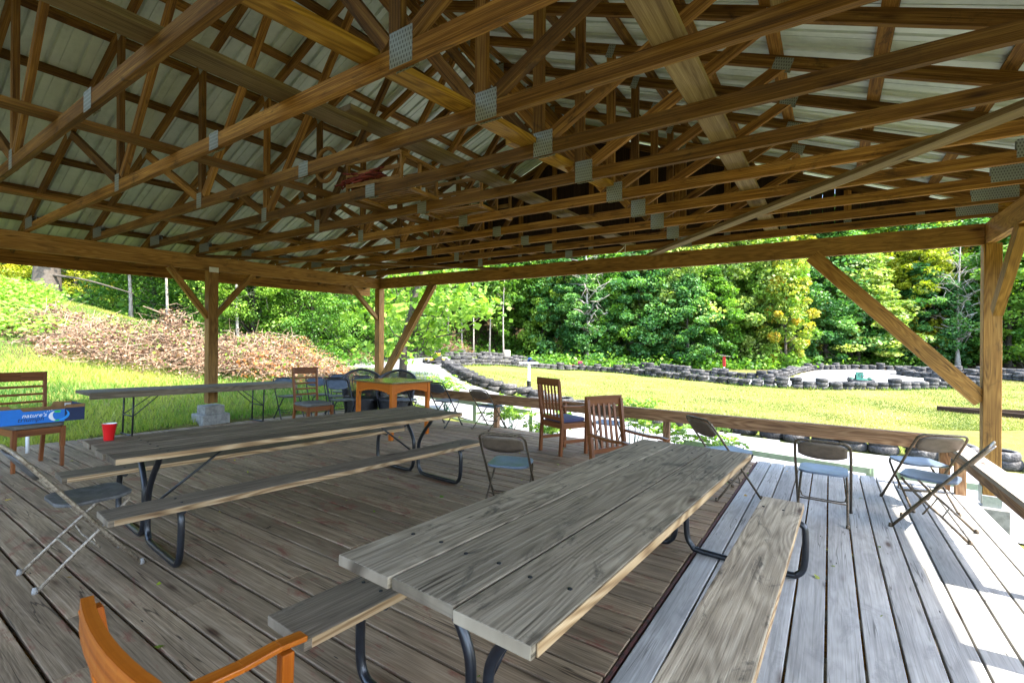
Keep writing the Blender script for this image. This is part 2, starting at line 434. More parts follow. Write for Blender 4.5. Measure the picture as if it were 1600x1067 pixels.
# ------------------------------------------------------------------ terrain
def sstep(t): t = min(1, max(0, t)); return t * t * (3 - 2 * t)
def gz(x, y):
    R = CA * x + SA * y; F = -SA * x + CA * y
    z = -.1 - 1.2 * sstep((R + 6) / 11)
    f = 1 - sstep((y - 4) / 12)
    hl = .125 * max(0, -10 - x) + .16 * max(0, -17.5 - x)
    z += (hl if hl < 2.4 else 2.4 + 1.3 * (1 - math.exp(-(hl - 2.4) / 1.3))) * f
    far = max(0, math.hypot(x, y) - 50 - 12 * sstep(R / 16))
    z += .42 * far * sstep(far / 10) * (1 - .5 * sstep((R - 25) / 20))
    if -9.3 < x < 2.5 and -8 < y < 7.6: z = min(z, -.62 - .35 * sstep((x + 9.3) / 2) )
    return z
def terrain():
    xs = sorted(set([round(v, 2) for v in np.arange(-130, -40, 3.0)] + [round(v, 2) for v in np.arange(-40, 14, .6)] + [round(v, 2) for v in np.arange(14, 60, 1.5)] + [round(v, 2) for v in np.arange(60, 141, 4.0)]))
    ys = sorted(set([round(v, 2) for v in np.arange(-60, -8, 4.0)] + [round(v, 2) for v in np.arange(-8, 60, .6)] + [round(v, 2) for v in np.arange(60, 161, 3.0)]))
    nx, ny = len(xs), len(ys)
    v = [(x, y, gz(x, y) + .05 * mnoise.noise(Vector((x * .4, y * .4, 0))) * (0 if (-12 < x < 5 and -8 < y < 9) else 1)) for y in ys for x in xs]
    f = [(j * nx + i, j * nx + i + 1, (j + 1) * nx + i + 1, (j + 1) * nx + i) for j in range(ny - 1) for i in range(nx - 1)]
    me = bpy.data.meshes.new('ground'); me.from_pydata(v, [], f)
    litter_and_shade = []
    for (x, y, z) in v:
        d = math.hypot(x, y); R = CA * x + SA * y; F = -SA * x + CA * y
        l = sstep((d - 42) / 6) if R > 2 else sstep((d - 30 - max(0, R + 12) * .9) / 5)
        if -9.2 < x < 1.3 and y < 7.3: l = 1.0  # no litter here: dark colour painted as shade below the board gaps
        if y < 14 and x < -14: l = max(l, sstep((-x - 15 + .25 * (4 - y)) / 4) * .8)
        litter_and_shade.append(l)
    a = me.attributes.new('litter', 'FLOAT', 'POINT'); a.data.foreach_set('value', np.array(litter_and_shade, dtype=np.float32))
    me.polygons.foreach_set('use_smooth', [True] * len(f)); me.materials.append(M['ground'])
    o = bpy.data.objects.new('ground', me); COL.objects.link(o)
    tag(o, 'golden green mown lawn with a grassy bank rising on its left side', None, None, 'structure')
terrain()

def sheet(name, poly, step, dz, mt, label):
    """flat sheet following the ground inside a polygon"""
    def inside(x, y):
        c = False; n = len(poly)
        for i in range(n):
            x1, y1 = poly[i]; x2, y2 = poly[i - 1]
            if (y1 > y) != (y2 > y) and x < (x2 - x1) * (y - y1) / (y2 - y1) + x1: c = not c
        return c
    X0, X1 = min(p[0] for p in poly), max(p[0] for p in poly); Y0, Y1 = min(p[1] for p in poly), max(p[1] for p in poly)
    idx = {}; v = []; f = []
    def vi(i, j):
        if (i, j) not in idx:
            x = X0 + i * step; y = Y0 + j * step; idx[(i, j)] = len(v)
            v.append((x, y, gz(x, y) + dz))
        return idx[(i, j)]
    for i in range(int((X1 - X0) / step) + 1):
        for j in range(int((Y1 - Y0) / step) + 1):
            if inside(X0 + (i + .5) * step, Y0 + (j + .5) * step): f.append((vi(i, j), vi(i + 1, j), vi(i + 1, j + 1), vi(i, j + 1)))
    me = bpy.data.meshes.new(name); me.from_pydata(v, [], f); me.polygons.foreach_set('use_smooth', [True] * len(f)); me.materials.append(mt)
    o = bpy.data.objects.new(name, me); COL.objects.link(o); tag(o, label, None, None, 'structure')
ROW_NEAR = [(-17.4, 19.6), (-15.0, 17.6), (-12.8, 15.9), (-10.9, 15.2), (-9.4, 15.3), (-7.8, 14.9), (-5.3, 15.4), (-2.3, 15.3), (.1, 14.7), (2.3, 14.5), (3.6, 14.4), (7.5, 14.6), (12, 15)]
ROW_FAR = [(-18.0, 21.0), (-19.2, 24.5), (-20.0, 29), (-19.4, 33.5), (-17.5, 35.6), (-14.0, 35.2), (-10.5, 33.4), (-7.4, 31.8), (-4.2, 30.4), (-1.5, 30.6), (.1, 31.0), (3.1, 33.2), (6.0, 36.5)]
ROW_B = [(-24.6, 20.0), (-24.4, 25.5), (-24.2, 31), (-23.2, 37), (-21, 40.2), (-17, 41.2), (-13.2, 40.4), (-9.6, 37.8), (-6.1, 35.9), (-3.3, 35.2)]
ROW_C = [(-3.3, 35.2), (-2.6, 39.5), (-2.2, 44), (-1.4, 49), (1.5, 52.5), (5.5, 53.5), (10, 51.5), (15, 46)]
ROW_D = [(6.2, 37.2), (8.0, 39), (7.6, 42.5), (5.4, 44.6), (4.4, 47), (7, 48), (10, 46), (14, 41), (20, 36)]
trk = [(-24.6, 16.5), (-17.6, 12.6), (-12, 10.0), (-9, 9.2), (14, 9.2), (14, 14.2), (3.6, 13.9), (.1, 14.2), (-2.3, 14.9), (-5.3, 15.0), (-7.8, 14.4), (-9.4, 14.8), (-10.9, 14.6), (-12.8, 15.4), (-15.0, 17.1), (-17.9, 19.6),
       (-18.5, 21.2), (-19.7, 24.5), (-20.5, 29), (-20, 33.8), (-17.6, 36.2), (-14, 35.9), (-10.3, 34.1), (-7.2, 32.5), (-4.2, 31.1), (0, 31.7), (2.9, 33.9), (5.9, 37.4), (7.3, 39.3), (7, 42.2), (4.9, 44.3), (3.8, 47), (7, 48.8), (10, 46.8), (14, 42),
       (15, 45.4), (10, 50.9), (5.5, 52.9), (1.8, 52), (-.9, 48.6), (-1.7, 44), (-2.1, 39.5), (-2.8, 34.6), (-6.2, 35.3), (-9.9, 37.2), (-13.3, 39.8), (-17, 40.6), (-20.6, 39.6), (-22.6, 36.8), (-23.6, 31), (-23.8, 25.5), (-24.1, 20)]
sheet('track', trk, .25, .035, M['asphalt'], 'pale grey kart track curving round the lawn between rows of tyres')
sheet('road', [(38, 78), (50, 66), (80, 80), (70, 96)], 1.0, .3, M['asphalt'], 'pale road beyond the trees at the far end of the lawn')

# ------------------------------------------------------------------ pavilion
XL, XR, XC, YG = -9.45, 1.62, -3.90, 8.1
ZB0, ZB1 = 2.66, 2.92            # eave beam bottom and top
CH = .10; CT = .045              # chord height and thickness
RZ, SL = 5.40, .4                # ridge (underside of sheet) and slope
YB, YE = -2.6, 8.5
def sheetz(x): return RZ - SL * abs(x - XC)
pav = thing('pavilion', 'open timber pavilion with wood trusses under a ribbed metal roof', 'pavilion', (XC, 3, 0))
PX = Matrix.Translation((-XC, -3, 0))
def pb(mb, name, mt, parent=None, bevel=0):
    """build in world coordinates, stored relative to the pavilion's base"""
    mb.xf(PX) if parent is None else None
    return mb.build(name, mt, parent or pav, bevel)
def wpart(mb, name, mt, parent, bevel=0): return mb.xf(PX).build(name, mt, parent, bevel)
# roof sheets, ribbed across the slope
for sgn in (-1, 1):
    mb = MB(); x0, x1 = XC, XC + sgn * (XR - XC + .92)
    prof = []; y = YB
    while y < YE:
        prof += [(y, 0), (y + .045, .0), (y + .054, .030), (y + .078, .030), (y + .087, 0), (y + .15, 0), (y + .153, .009), (y + .160, .009), (y + .163, 0)]
        y += .23
    seg = 6
    for k in range(seg):
        xa = x0 + (x1 - x0) * k / seg; xb = x0 + (x1 - x0) * (k + 1) / seg
        for (ya, ha), (yb, hb) in zip(prof[:-1], prof[1:]):
            pts = [(xa, ya, sheetz(xa) + ha), (xb, ya, sheetz(xb) + ha), (xb, yb, sheetz(xb) + hb), (xa, yb, sheetz(xa) + hb)]
            mb.face(pts if sgn > 0 else pts[::-1], [(0, 0)] * 4, .5)
    o = pb(mb, 'roof_panel', M['roof'])
mb = MB(); mb.bar((XC - .09, YB, RZ + .02), (XC - .09, YE, RZ + .02), .2, .004, (SL, 0, 1)); mb.bar((XC + .09, YB, RZ + .02), (XC + .09, YE, RZ + .02), .2, .004, (-SL, 0, 1))
pb(mb, 'ridge_cap', M['roof'])
# purlins
for sgn in (-1, 1):
    for off in (.10, .78, 1.5, 2.18, 2.85, 3.5, 4.22, 4.94, 5.62, 6.3):
        x = XC + sgn * off; z = sheetz(x) - .0235
        pb(MB().bar((x, YB, z), (x, YE, z), .095, .045, (-sgn * -SL, 0, 1)), 'purlin', M['truss'])
# eave fascia, rafter tails and outriggers
for sgn in (-1, 1):
    x = XC + sgn * (XR - XC + .90)
    pb(MB().bar((x, YB, sheetz(x) - .148), (x, YE, sheetz(x) - .148), .04, .28), 'fascia', M['truss'], bevel=.003)
TY = [1.756 + .7385 * k for k in range(-5, 9)]
NODE, OUT = 1.98, 3.55
zc = ZB1 + CH / 2
def make_truss(y):
    t = MB()
    t.bar((XL - .06, y, zc), (XR + .06, y, zc), CT, CH)
    for sgn in (-1, 1):
        xe = XC + sgn * (XR - XC + .86)
        drop = .047 + .054
        t.bar((XC, y, sheetz(XC) - drop - .005), (xe, y, sheetz(xe) - drop), CT, CH)
    tr = pb(t, 'truss', M['truss'])
    def zt(x): return sheetz(x) - .047 - .11
    for sgn in (-1, 1):
        xn = XC + sgn * NODE
        wpart(MB().bar((xn, y, ZB1 + CH), (xn, y, zt(xn)), CT * .98, .088, (1, 0, 0)), 'web', M['truss'], tr)
        wpart(MB().bar((xn - sgn * .07, y, ZB1 + CH + .03), (XC + sgn * .10, y, zt(XC) - .03), CT * .97, .088, (0, 0, 1)), 'web', M['truss'], tr)
        xo = XC + sgn * OUT
        wpart(MB().bar((xn + sgn * .07, y, ZB1 + CH + .02), (xo, y, zt(xo) + .03), CT * .96, .088, (0, 0, 1)), 'web', M['truss'], tr)
    def plate(x, z, w, h, ax=(1, 0, 0)):
        d = Vector(ax); p = Vector((x, y, z)); b = MB()
        upv = Vector((-d.z, 0, d.x))
        for yy in (y - CT / 2 - .002, y + CT / 2 + .002):
            c = Vector((x, yy, z)); q = [c - d * w / 2 - upv * h / 2, c + d * w / 2 - upv * h / 2, c + d * w / 2 + upv * h / 2, c - d * w / 2 + upv * h / 2]
            if yy > y: q = q[::-1]
            b.face(q, [(0, 0), (w, 0), (w, h), (0, h)] if yy < y else [(w, 0), (w, h), (0, h), (0, 0)], .5)
        b.bar((x - d.x * w / 2, y, z - d.z * w / 2), (x + d.x * w / 2, y, z + d.z * w / 2), CT + .003, .004, tuple(upv))
        wpart(b, 'gusset_plate', M['plate'], tr)
    plate(XC + NODE + .05, zc + .035, .17, .19)
    plate(XC - NODE - .02, zc + .03, .11, .17)
    plate(XC, zc, .14, .13)
    plate(XC, sheetz(XC) - .17, .2, .15)
    for sgn in (-1, 1):
        xo = XC + sgn * OUT; dv = Vector((1, 0, -sgn * SL)).normalized()
        plate(xo, zt(xo) + .035, .15, .10, dv)
        xv = XC + sgn * NODE; plate(xv, zt(xv) + .03, .08, .13, dv)
        xh = XC + sgn * (XR - XC - .20); plate(xh, zc + .06, .36, .15)
    return tr
for y in TY: make_truss(y)
# gable truss with studs, and dark boards closing the gable
y = 8.27
t = MB(); zg = zc + .12
t.bar((XL - .06, y, zg), (XR + .06, y, zg), CT, CH)
for sgn in (-1, 1):
    xe = XC + sgn * (XR - XC + .86); t.bar((XC, y, sheetz(XC) - .106), (xe, y, sheetz(xe) - .101), CT, CH)
gt = pb(t, 'truss', M['truss'])
for k in range(-6, 7):
    x = XC + .79 * k + .15
    if abs(x - XC) < 5:
        wpart(MB().bar((x, y, zg + CH / 2), (x, y, sheetz(x) - .157), CT * .97, .088, (1, 0, 0)), 'web', M['truss'], gt)
        b = MB(); c = (x, y - CT / 2 - .002, zg + .01)
        b.face([(x - .045, c[1], zg - .06), (x + .045, c[1], zg - .06), (x + .045, c[1], zg + .10), (x - .045, c[1], zg + .10)], [(0, 0), (.09, 0), (.09, .16), (0, .16)], .5)
        wpart(b, 'gusset_plate', M['plate'], gt)
b = MB(); x = XL - .1
while x < XR + .1:
    x2 = min(x + .1485, XR + .1)
    b.face([(x, y + .045, zg - .05), (x2, y + .045, zg - .05), (x2, y + .045, sheetz(x2) - .03), (x, y + .045, sheetz(x) - .03)], [(0, x), (0, x2), (2, x2), (2, x)], random.random())
    b.face([(x, y + .065, zg - .05), (x, y + .065, sheetz(x) - .03), (x2, y + .065, sheetz(x2) - .03), (x2, y + .065, zg - .05)], [(0, x), (2, x), (2, x2), (0, x2)], random.random())
    x += .15
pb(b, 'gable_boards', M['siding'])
# beams (two plies each)
def beam(a, b_, w=.085):
    a = Vector(a); b_ = Vector(b_); mb_ = MB(); h_ = ZB1 - ZB0
    sd_ = (b_ - a).cross(Vector((0, 0, 1))).normalized() * (w / 4 + .001)
    mb_.bar(a + sd_, b_ + sd_, w / 2, h_); mb_.bar(a - sd_, b_ - sd_, w / 2, h_ - .006)
    return pb(mb_, 'beam', M['post'], bevel=.003)
zb = (ZB0 + ZB1) / 2
beam((XL, YB, zb), (XL, YG + .1, zb)); beam((XR, YB, zb), (XR, YG + .1, zb))
beam((XL + .045, YG, zb), (-3.95, YG, zb)); beam((-3.95, YG, zb - .003), (XR - .045, YG, zb - .003))
# posts
PW = .165
def post(x, y, z0, foot=None, ztop=None):
    p = pb(MB().bar((x, y, z0), (x, y, (ztop or ZB0)), PW, PW, (0, 1, 0)), 'post', M['post'], bevel=.006)
    if foot == 'pad':
        b = MB(); b.box((x, y, z0 - .02), (.02, .02, .04)); wpart(b, 'bracket', M['steel'], p)
        b = MB(); g0 = -.35; b.box((x, y, (z0 - .04 + .05) / 2), (.33, .33, z0 - .04 - .05)); b.box((x, y, -.12), (.46, .46, .34)); wpart(b, 'footing', M['concrete'], p, .01)
    elif foot == 'bracket':
        b = MB()
        b.bar((x - PW / 2 - .006, y, z0 - .11), (x - PW / 2 - .006, y, z0 + .10), .008, .15, (0, 1, 0)); b.bar((x + PW / 2 + .006, y, z0 - .11), (x + PW / 2 + .006, y, z0 + .10), .008, .15, (0, 1, 0))
        b.bar((x, y - PW / 2 - .006, z0 - .14), (x, y - PW / 2 - .006, z0 - .005), .17, .008, (0, 1, 0)); wpart(b, 'bracket', M['steel'], p)
        b = MB(); b.box((x, y, z0 - .45), (.3, .3, .62)); wpart(b, 'footing', M['concrete'], p, .01)
    return p
pl = post(XL, 4.18, .24, 'pad'); post(XL, YG, -.1, 'pad'); post(XR + .02, YG, -.40, 'bracket', ZB0); post(XL, -.3, .24, 'pad'); post(XR, 3.32, -.2, 'bracket'); post(XR, -1.6, -.2, 'bracket')
b = MB(); b.bar((XL + PW / 2 + .004, 4.10, ZB0 + .015), (XL + PW / 2 + .004, 4.26, ZB0 + .015), .004, .09); b.bar((XL + PW / 2 + .008, 4.175, ZB0 + .015), (XL + PW / 2 + .008, 4.185, ZB0 + .015), .006, .012); wpart(b, 'label_plate', M['white'], pl)
# knee braces
def knee(a, b_, w=.04, h_=.14, mt='post', dup=0):
    a = Vector(a); b_ = Vector(b_); mb_ = MB(); mb_.bar(a, b_, w, h_)
    if dup:
        off = Vector(dup); mb_.bar(a + off, b_ + off, w, h_)
    pb(mb_, 'knee_brace', M[mt], bevel=.002)
knee((XL, 3.50, ZB0), (XL, 4.12, 1.80), .09, .09); knee((XL, 4.92, ZB0), (XL, 4.24, 1.84), .09, .09)
knee((XL, 7.22, ZB0), (XL, 8.04, 1.90), .09, .09)
knee((-7.62, YG - .025, ZB0 + .03), (-9.40, YG - .025, .30), .05, .17, dup=(0, .06, 0))
knee((-.22, YG, ZB0 + .02), (1.56, YG, .74), .09, .19)
knee((XR, 6.85, ZB0 + .02), (XR - .005, 7.75, 1.82), .09, .15)
knee((XR, .1, ZB0), (XR, -1.5, 1.7), .09, .13)
# long boards lying on the bottom chords
zt_ = ZB1 + CH + .021
for (x, y0, y1, w, mt) in ((-2.92, YB + .5, 2.3, .19, 'brace'), (-2.86, 2.1, 7.9, .20, 'brace'), (-4.60, YB + .5, 7.9, .15, 'truss'), (-7.42, YB + .5, 7.9, .14, 'truss'), (-.70, YB + .5, 7.9, .17, 'brace'), (-.15, YB + .5, 2.7, .17, 'brace')):
    zz = zt_ + (.04 if x == -2.86 else 0)
    pb(MB().bar((x, y0, zz), (x, y1, zz), w, .04), 'lateral_brace', M[mt], bevel=.002)
pb(MB().bar((-2.20, 1.05, zt_ + .004), (-1.98, 3.5, zt_ + .004), .15, .042), 'diagonal_brace', M['orange'], bevel=.002)
pb(MB().bar((-2.15, 3.2, zt_ + .05), (-1.95, 4.7, zt_ + .05), .15, .042), 'diagonal_brace', M['orange'], bevel=.002)
pb(MB().bar((1.05, 4.0, ZB1 - .024), (-2.55, 8.04, ZB1 - .024), .145, .045), 'diagonal_brace', M['brace'], bevel=.002)
pb(MB().bar((1.05, 4.0, ZB1 - .024), (1.55, 3.44, ZB1 - .024), .145, .045), 'diagonal_brace', M['brace'], bevel=.002)
pb(MB().bar((-9.38, 3.9, ZB1 - .024), (-5.75, 8.04, ZB1 - .024), .09, .04), 'diagonal_brace', M['truss'], bevel=.002)

# ------------------------------------------------------------------ deck
deck = thing('wooden_deck', 'worn plank deck with brown grey boards and a paler cross-laid strip along its side', 'deck', dloc(-4, 2), drot(0))
def dpart(mb, name, mt, parent=None, bevel=0):
    return mb.xf(Matrix.Translation((4, -2, 0))).build(name, mt, parent or deck, bevel)
XB = -.80; DY1 = 7.42
b = MB(); y = -2.4
while y < DY1 - .05:
    xs = [-9.22]
    x = -9.22 + random.uniform(1.5, 4.5)
    while x < XB - 1.2: xs.append(x); x += random.uniform(2.4, 4.8)
    xs.append(XB - .055 + random.uniform(-.004, .004))
    for xa, xb in zip(xs[:-1], xs[1:]):
        b.bar((xa + .0015, y, -.019), (xb - .0015, y, -.019 + random.uniform(-.0015, .0015)), .164, .038, (0, random.uniform(-.01, .01), 1))
    y += .182
dpart(b, 'floor_boards', M['deckl'], bevel=.004)
dpart(MB().bar((XB - .038, -2.4, -.021), (XB - .038, DY1, -.021), .016, .036), 'red_trim', plain('worn_red_paint', (.11, .035, .028), .8, 0, .3, .4, 25, (.035, .028, .022)))
b = MB(); x = XB + .058
while x < 1.28:
    ys = [-2.4, random.uniform(-.5, 3.4), DY1 + .03]
    if random.random() < .35: ys = [-2.4, DY1 + .03]
    for ya, yb in zip(ys[:-1], ys[1:]):
        b.bar((x, ya + .0015, -.019), (x, yb - .0015, -.019 + random.uniform(-.0015, .0015)), .150, .038, (random.uniform(-.01, .01), 0, 1))
    x += .1625
dpart(b, 'floor_boards', M['deckr'], bevel=.004)
XD = x - .08
b = MB()
for yy in np.arange(-2.2, DY1, .61): b.bar((XB + .02, yy, -.135), (XD - .06, yy, -.135), .045, .185)
for xx in np.arange(-9.0, XB, .61): b.bar((xx, -2.35, -.135), (xx, DY1 - .06, -.135), .045, .185)
dpart(b, 'joists', M['truss'])
b = MB(); b.bar((-9.24, DY1 - .02, -.14), (XD - .02, DY1 - .02, -.14), .04, .2); b.bar((XD - .03, -2.4, -.14), (XD - .03, DY1 - .045, -.14), .04, .2); b.bar((-9.22, -2.4, -.14), (-9.22, DY1 - .045, -.14), .04, .2)
dpart(b, 'rim_board', M['rail'])

# railings
def railing(label, a, b_, posts, cap_w, cap_m, cap_off=0, hgt=.60, face_m='rail'):
    a = Vector(a); b_ = Vector(b_)
    r = thing('railing', label, 'railing', dloc(a.x, a.y), drot(0), 'low railings round the deck')
    T = Matrix.Translation(-a)
    d = (b_ - a).normalized(); n = d.cross(Vector((0, 0, 1)))
    MB().bar(a + Vector((0, 0, hgt - .09)), b_ + Vector((0, 0, hgt - .09)), .045, .13).xf(T).build('rail', M[face_m], r, .003)
    off = n * cap_off
    MB().bar(a + off + Vector((0, 0, hgt - .003)), b_ + off + Vector((0, 0, hgt - .003)), cap_w, .04).xf(T).build('cap_board', M[cap_m], r, .004)
    for q in posts:
        p = a + d * q + n * -.07
        MB().bar(p + Vector((0, 0, .0)), p + Vector((0, 0, hgt - .03)), .09, .09, (0, 1, 0)).xf(T).build('post', M['rail'], r, .004)
railing('long low wooden railing facing the lawn, with a weathered cap board', (-9.1, 7.22, 0), (1.16, 7.22, 0), (.2, 3.88, 7.05, 10.2), .10, 'rail', 0)
railing('low railing with a wide sunlit cap board beside the corner post', (1.13, 7.12, 0), (1.13, 4.22, 0), (.02, 2.84), .165, 'cap', .0, .56)

# ------------------------------------------------------------------ picnic tables
def picnic_table(label, x, y, a, ln, wid, planks, mt, seed, th=.745, tb=.44, boff=.62, fy=.30, bsh=0):
    random.seed(seed)
    t = thing('picnic_table', label, 'picnic table', dloc(x, y), drot(a), 'picnic tables on the deck')
    b = MB(); pw = wid / planks
    for k in range(planks):
        xx = -wid / 2 + pw * (k + .5); j = random.uniform(-.012, .012)
        b.bar((xx, -ln / 2 + j, th - .02), (xx, ln / 2 + j, th - .02 + random.uniform(-.002, .002)), pw - .011, .040, (0, 0, 1))
    b.build('tabletop', M[mt], t, .004)
    e = MB(); e.bar((wid / 2 - .0015, -ln / 2 + .01, th - .0205), (wid / 2 - .0015, ln / 2 - .01, th - .0205), .006, .036); e.build('raw_edge', M['edge'], t, .002)
    for s in (-1, 1):
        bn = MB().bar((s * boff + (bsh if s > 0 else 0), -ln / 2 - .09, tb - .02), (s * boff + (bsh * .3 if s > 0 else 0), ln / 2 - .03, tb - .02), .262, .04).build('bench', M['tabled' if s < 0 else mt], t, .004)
        e = MB(); sh_ = bsh if s > 0 else 0; e.bar((s * boff + .1305 + sh_, -ln / 2 - .06, tb - .0205), (s * boff + .1305 + sh_ * .3, ln / 2 - .045, tb - .0205), .005, .034); e.build('raw_edge', M['edge'], bn, .002)
    bo = MB()
    for s in (-1, 1):
        yy = s * (ln / 2 - fy)
        for k in range(planks):
            for q in (-.25, .25): bo.lathe([(0, .0015), (.008, .001), (.009, -.003)], 8, (-wid / 2 + pw * (k + .5 + q), yy + q * .03, th + .002))
        for q in (-1, 1):
            for e_ in (-.06, .06): bo.lathe([(0, .0015), (.008, .001), (.009, -.003)], 8, (q * boff + e_, yy, tb + .002))
    bo.build('bolts', M['black'], t)
    for s in (-1, 1):
        yy = s * (ln / 2 - fy); f = MB()
        for q in (-1, 1):
            o = q * .024; r_ = .021
            bo_ = boff + (.12 if bsh and q > 0 else 0)
            key = [(q * (boff + .02), tb - .045), (q * (bo_ + .045), tb - .07), (q * (bo_ + .07), .30), (q * (bo_ + .065), .11), (q * (bo_ + .025), .035), (q * (bo_ - .06), .022),
                   (q * .16, .022), (q * .08, .05), (q * .045, .12), (q * .04, .30), (q * .06, .40), (q * .14, .52), (q * .23, .62), (q * .255, th - .045)]
            f.tube(smooth_path([(k_[0], yy, k_[1]) for k_ in key]), r_, 10)
            f.tube([(q * (boff - .10), yy, tb - .052), (q * (boff + .10), yy, tb - .052)], .017, 8)
        f.tube([(-.30, yy, th - .055), (.30, yy, th - .055)], .017, 8)
        f.build('pipe_frame', M['tube_black'], t)
        MB().tube([(0, yy - s * .02, .24), (0, yy - s * .62, th - .045)], .010, 6).build('stay_rod', M['tube_black'], t)
    return t
picnic_table('pale grey three plank picnic table on black pipe legs, standing nearest the railing', -.99, 2.54, -.045, 2.98, .86, 3, 'table', 3, .735, bsh=.09)
picnic_table('darker brown grey picnic table with the red cup on its top', -4.14, 2.72, -.075, 3.20, .90, 4, 'tabled', 5, .725, boff=.66)

# ------------------------------------------------------------------ folding chairs
def rrect(w, d, rad, n=5, cy=0):
    out = []
    for cx, cyy, a0 in ((w / 2 - rad, d / 2 - rad, 0), (-w / 2 + rad, d / 2 - rad, PI / 2), (-w / 2 + rad, -d / 2 + rad, PI), (w / 2 - rad, -d / 2 + rad, 1.5 * PI)):
        for k in range(n + 1):
            a = a0 + PI / 2 * k / n; out.append((cx + rad * math.cos(a), cyy + rad * math.sin(a) + cy))
    return out
def folding_chair(label, tube, seatm, backm, footm):
    t = thing('folding_chair', label, 'folding chair', (0, 0, 0), (0, 0, 0), 'folding chairs about the deck')
    def lp(u, x): return Vector((x, .28 + (-.34 - .28) * u, .77 * u))          # long tube plane
    f = MB(); pts = [lp(0, -.215), lp(.4, -.213), lp(.8, -.21), lp(.93, -.205)]
    for k in range(1, 6):
        a = PI / 2 * k / 6; pts.append(lp(.93 + .07 * math.sin(a), -.205 + .055 * (1 - math.cos(a))))
    pts += [lp(1, -.1), lp(1, .1)]
    pts += [Vector((-p.x, p.y, p.z)) for p in reversed(pts[:-2])]
    f.tube(pts, .0115, 8); f.build('back_frame', M[tube], t)
    f = MB()
    for s in (-1, 1):
        f.tube([(s * .19, -.23, .0), (s * .188, -.05, .17), (s * .186, .10, .30), (s * .180, .19, .395), (s * .165, .215, .425)], .0105, 8)
    f.tube([(-.186, .02, .235), (-.17, .06, .16), (-.14, .075, .145), (.14, .075, .145), (.17, .06, .16), (.186, .02, .235)], .006, 6)
    f.tube([(-.186, -.06, .165), (.186, -.06, .165)], .007, 6)
    f.build('leg_frame', M[tube], t)
    s_ = MB(); ol = rrect(.385, .385, .09, 6, .045)
    s_.slab(ol, .418, .438, .5, lambda x, y: .012 * (x / .19) ** 2 + .018 * ((y - .03) / .2) ** 2 - .008, True)
    so = s_.build('seat', M[seatm], t, .004)
    b = MB(); nx = 12; zt0 = .80
    vs = []
    for j in range(5):
        for i in range(nx + 1):
            x = -.185 + .37 * i / nx; w = j / 4
            top = .985 - .05 * abs(x / .185) ** 6; bot = .805 - .035 * (1 - (x / .185) ** 2) + .02 * abs(x / .185) ** 6
            u = bot + (top - bot) * w
            p = lp(u, x); p.y -= .018 * (1 - (x / .185) ** 2) + .002
            vs.append(p)
    i0 = len(b.v); th_ = Vector((0, -.012, -.006))
    b.v += [tuple(p) for p in vs] + [tuple(p + th_) for p in vs]
    N = len(vs); R_ = nx + 1
    def q4(a_, b__, c_, d_): b.f.append((a_, b__, c_, d_)); b.r.append(.5); b.sm.append(True); b.uv.extend([(0, 0)] * 4)
    for j in range(4):
        for i in range(nx):
            a0 = j * R_ + i; q4(a0, a0 + 1, a0 + R_ + 1, a0 + R_); q4(N + a0 + 1, N + a0, N + a0 + R_, N + a0 + R_ + 1)
    for i in range(nx):
        q4(i + 1, i, N + i, N + i + 1); a0 = 4 * R_ + i; q4(a0, a0 + 1, N + a0 + 1, N + a0)
    for j in range(4):
        a0 = j * R_; q4(a0, a0 + R_, N + a0 + R_, N + a0); a0 = j * R_ + nx; q4(a0 + R_, a0, N + a0, N + a0 + R_)
    b.build('backrest', M[backm], t)
    for (x, y) in ((-.215, .28), (.215, .28), (-.19, -.23), (.19, -.23)):
        MB().lathe([(.0, .0), (.015, .0), (.016, .012), (.0125, .032), (.0, .034)], 10, (x, y, 0)).build('rubber_foot', M[footm], t)
    return t
K = {'beige': folding_chair('x', 'tube_beige', 'seat_grey', 'seat_grey', 'rubber')}
K['brown'] = folding_chair('x', 'tube_brown', 'seat_blue', 'seat_brown', 'tube_brown')
K['dark'] = folding_chair('x', 'tube_dark', 'seat_grey', 'seat_blue', 'tube_dark')
used = set()
def fchair(kind, x, y, a, sz, label):
    sc = (1, 1, sz)
    if kind not in used:
        used.add(kind); o = K[kind]; o.location = dloc(x, y); o.rotation_euler = drot(a); o.scale = sc; o['label'] = label; return
    copy_tree(K[kind], dloc(x, y), drot(a), label, sc)
fchair('beige', -4.041, .992, -.01, 1.08, 'folding chair with rust-speckled cream tubes and a dusty dark seat, beside the darker picnic table')
fchair('brown', -2.467, 3.648, .35, .975, 'brown folding chair with blue seat standing alone between the two picnic tables')
fchair('brown', -.927, 5.446, 5.533 - 2 * PI, 1.05, 'brown folding chair with its seat just behind the far end of the pale table')
fchair('brown', -.047, 5.282, -.02, .966, 'brown folding chair with its curved back square to view beyond the bench')
fchair('brown', .77, 6.262, .386, 1.0, 'brown folding chair whose blue seat is half hidden by the sideways-on chair before it')
fchair('brown', .782, 5.486, 7.576 - 2 * PI, 1.04, 'brown folding chair seen side-on, leaning back over the sunlit strip')
fchair('brown', -5.241, 7.05, -.02, .95, 'small brown folding chair against the railing post next to the slatted armchair')
fchair('brown', -2.729, 6.6, -.04, .97, 'brown folding chair behind the slatted armchair that touches the table')
fchair('dark', -6.05, 6.75, .075, 1.08, 'dark folding chair with light grey back just right of the square orange table')
fchair('dark', -7.48, 5.53, 4.40, 1.08, 'dark folding chair in front of the overlapping chairs beside the orange table')
fchair('dark', -8.9, 5.35, 4.5, 1.02, 'dark folding chair at the end of the long low table')
fchair('dark', -8.85, 6.0, 4.4, 1.0, 'dark folding chair seen through the back slats of the cushioned wooden chair')
fchair('dark', -8.25, 6.0, 4.35, 1.04, 'dark folding chair second from the front in the overlapping chairs')
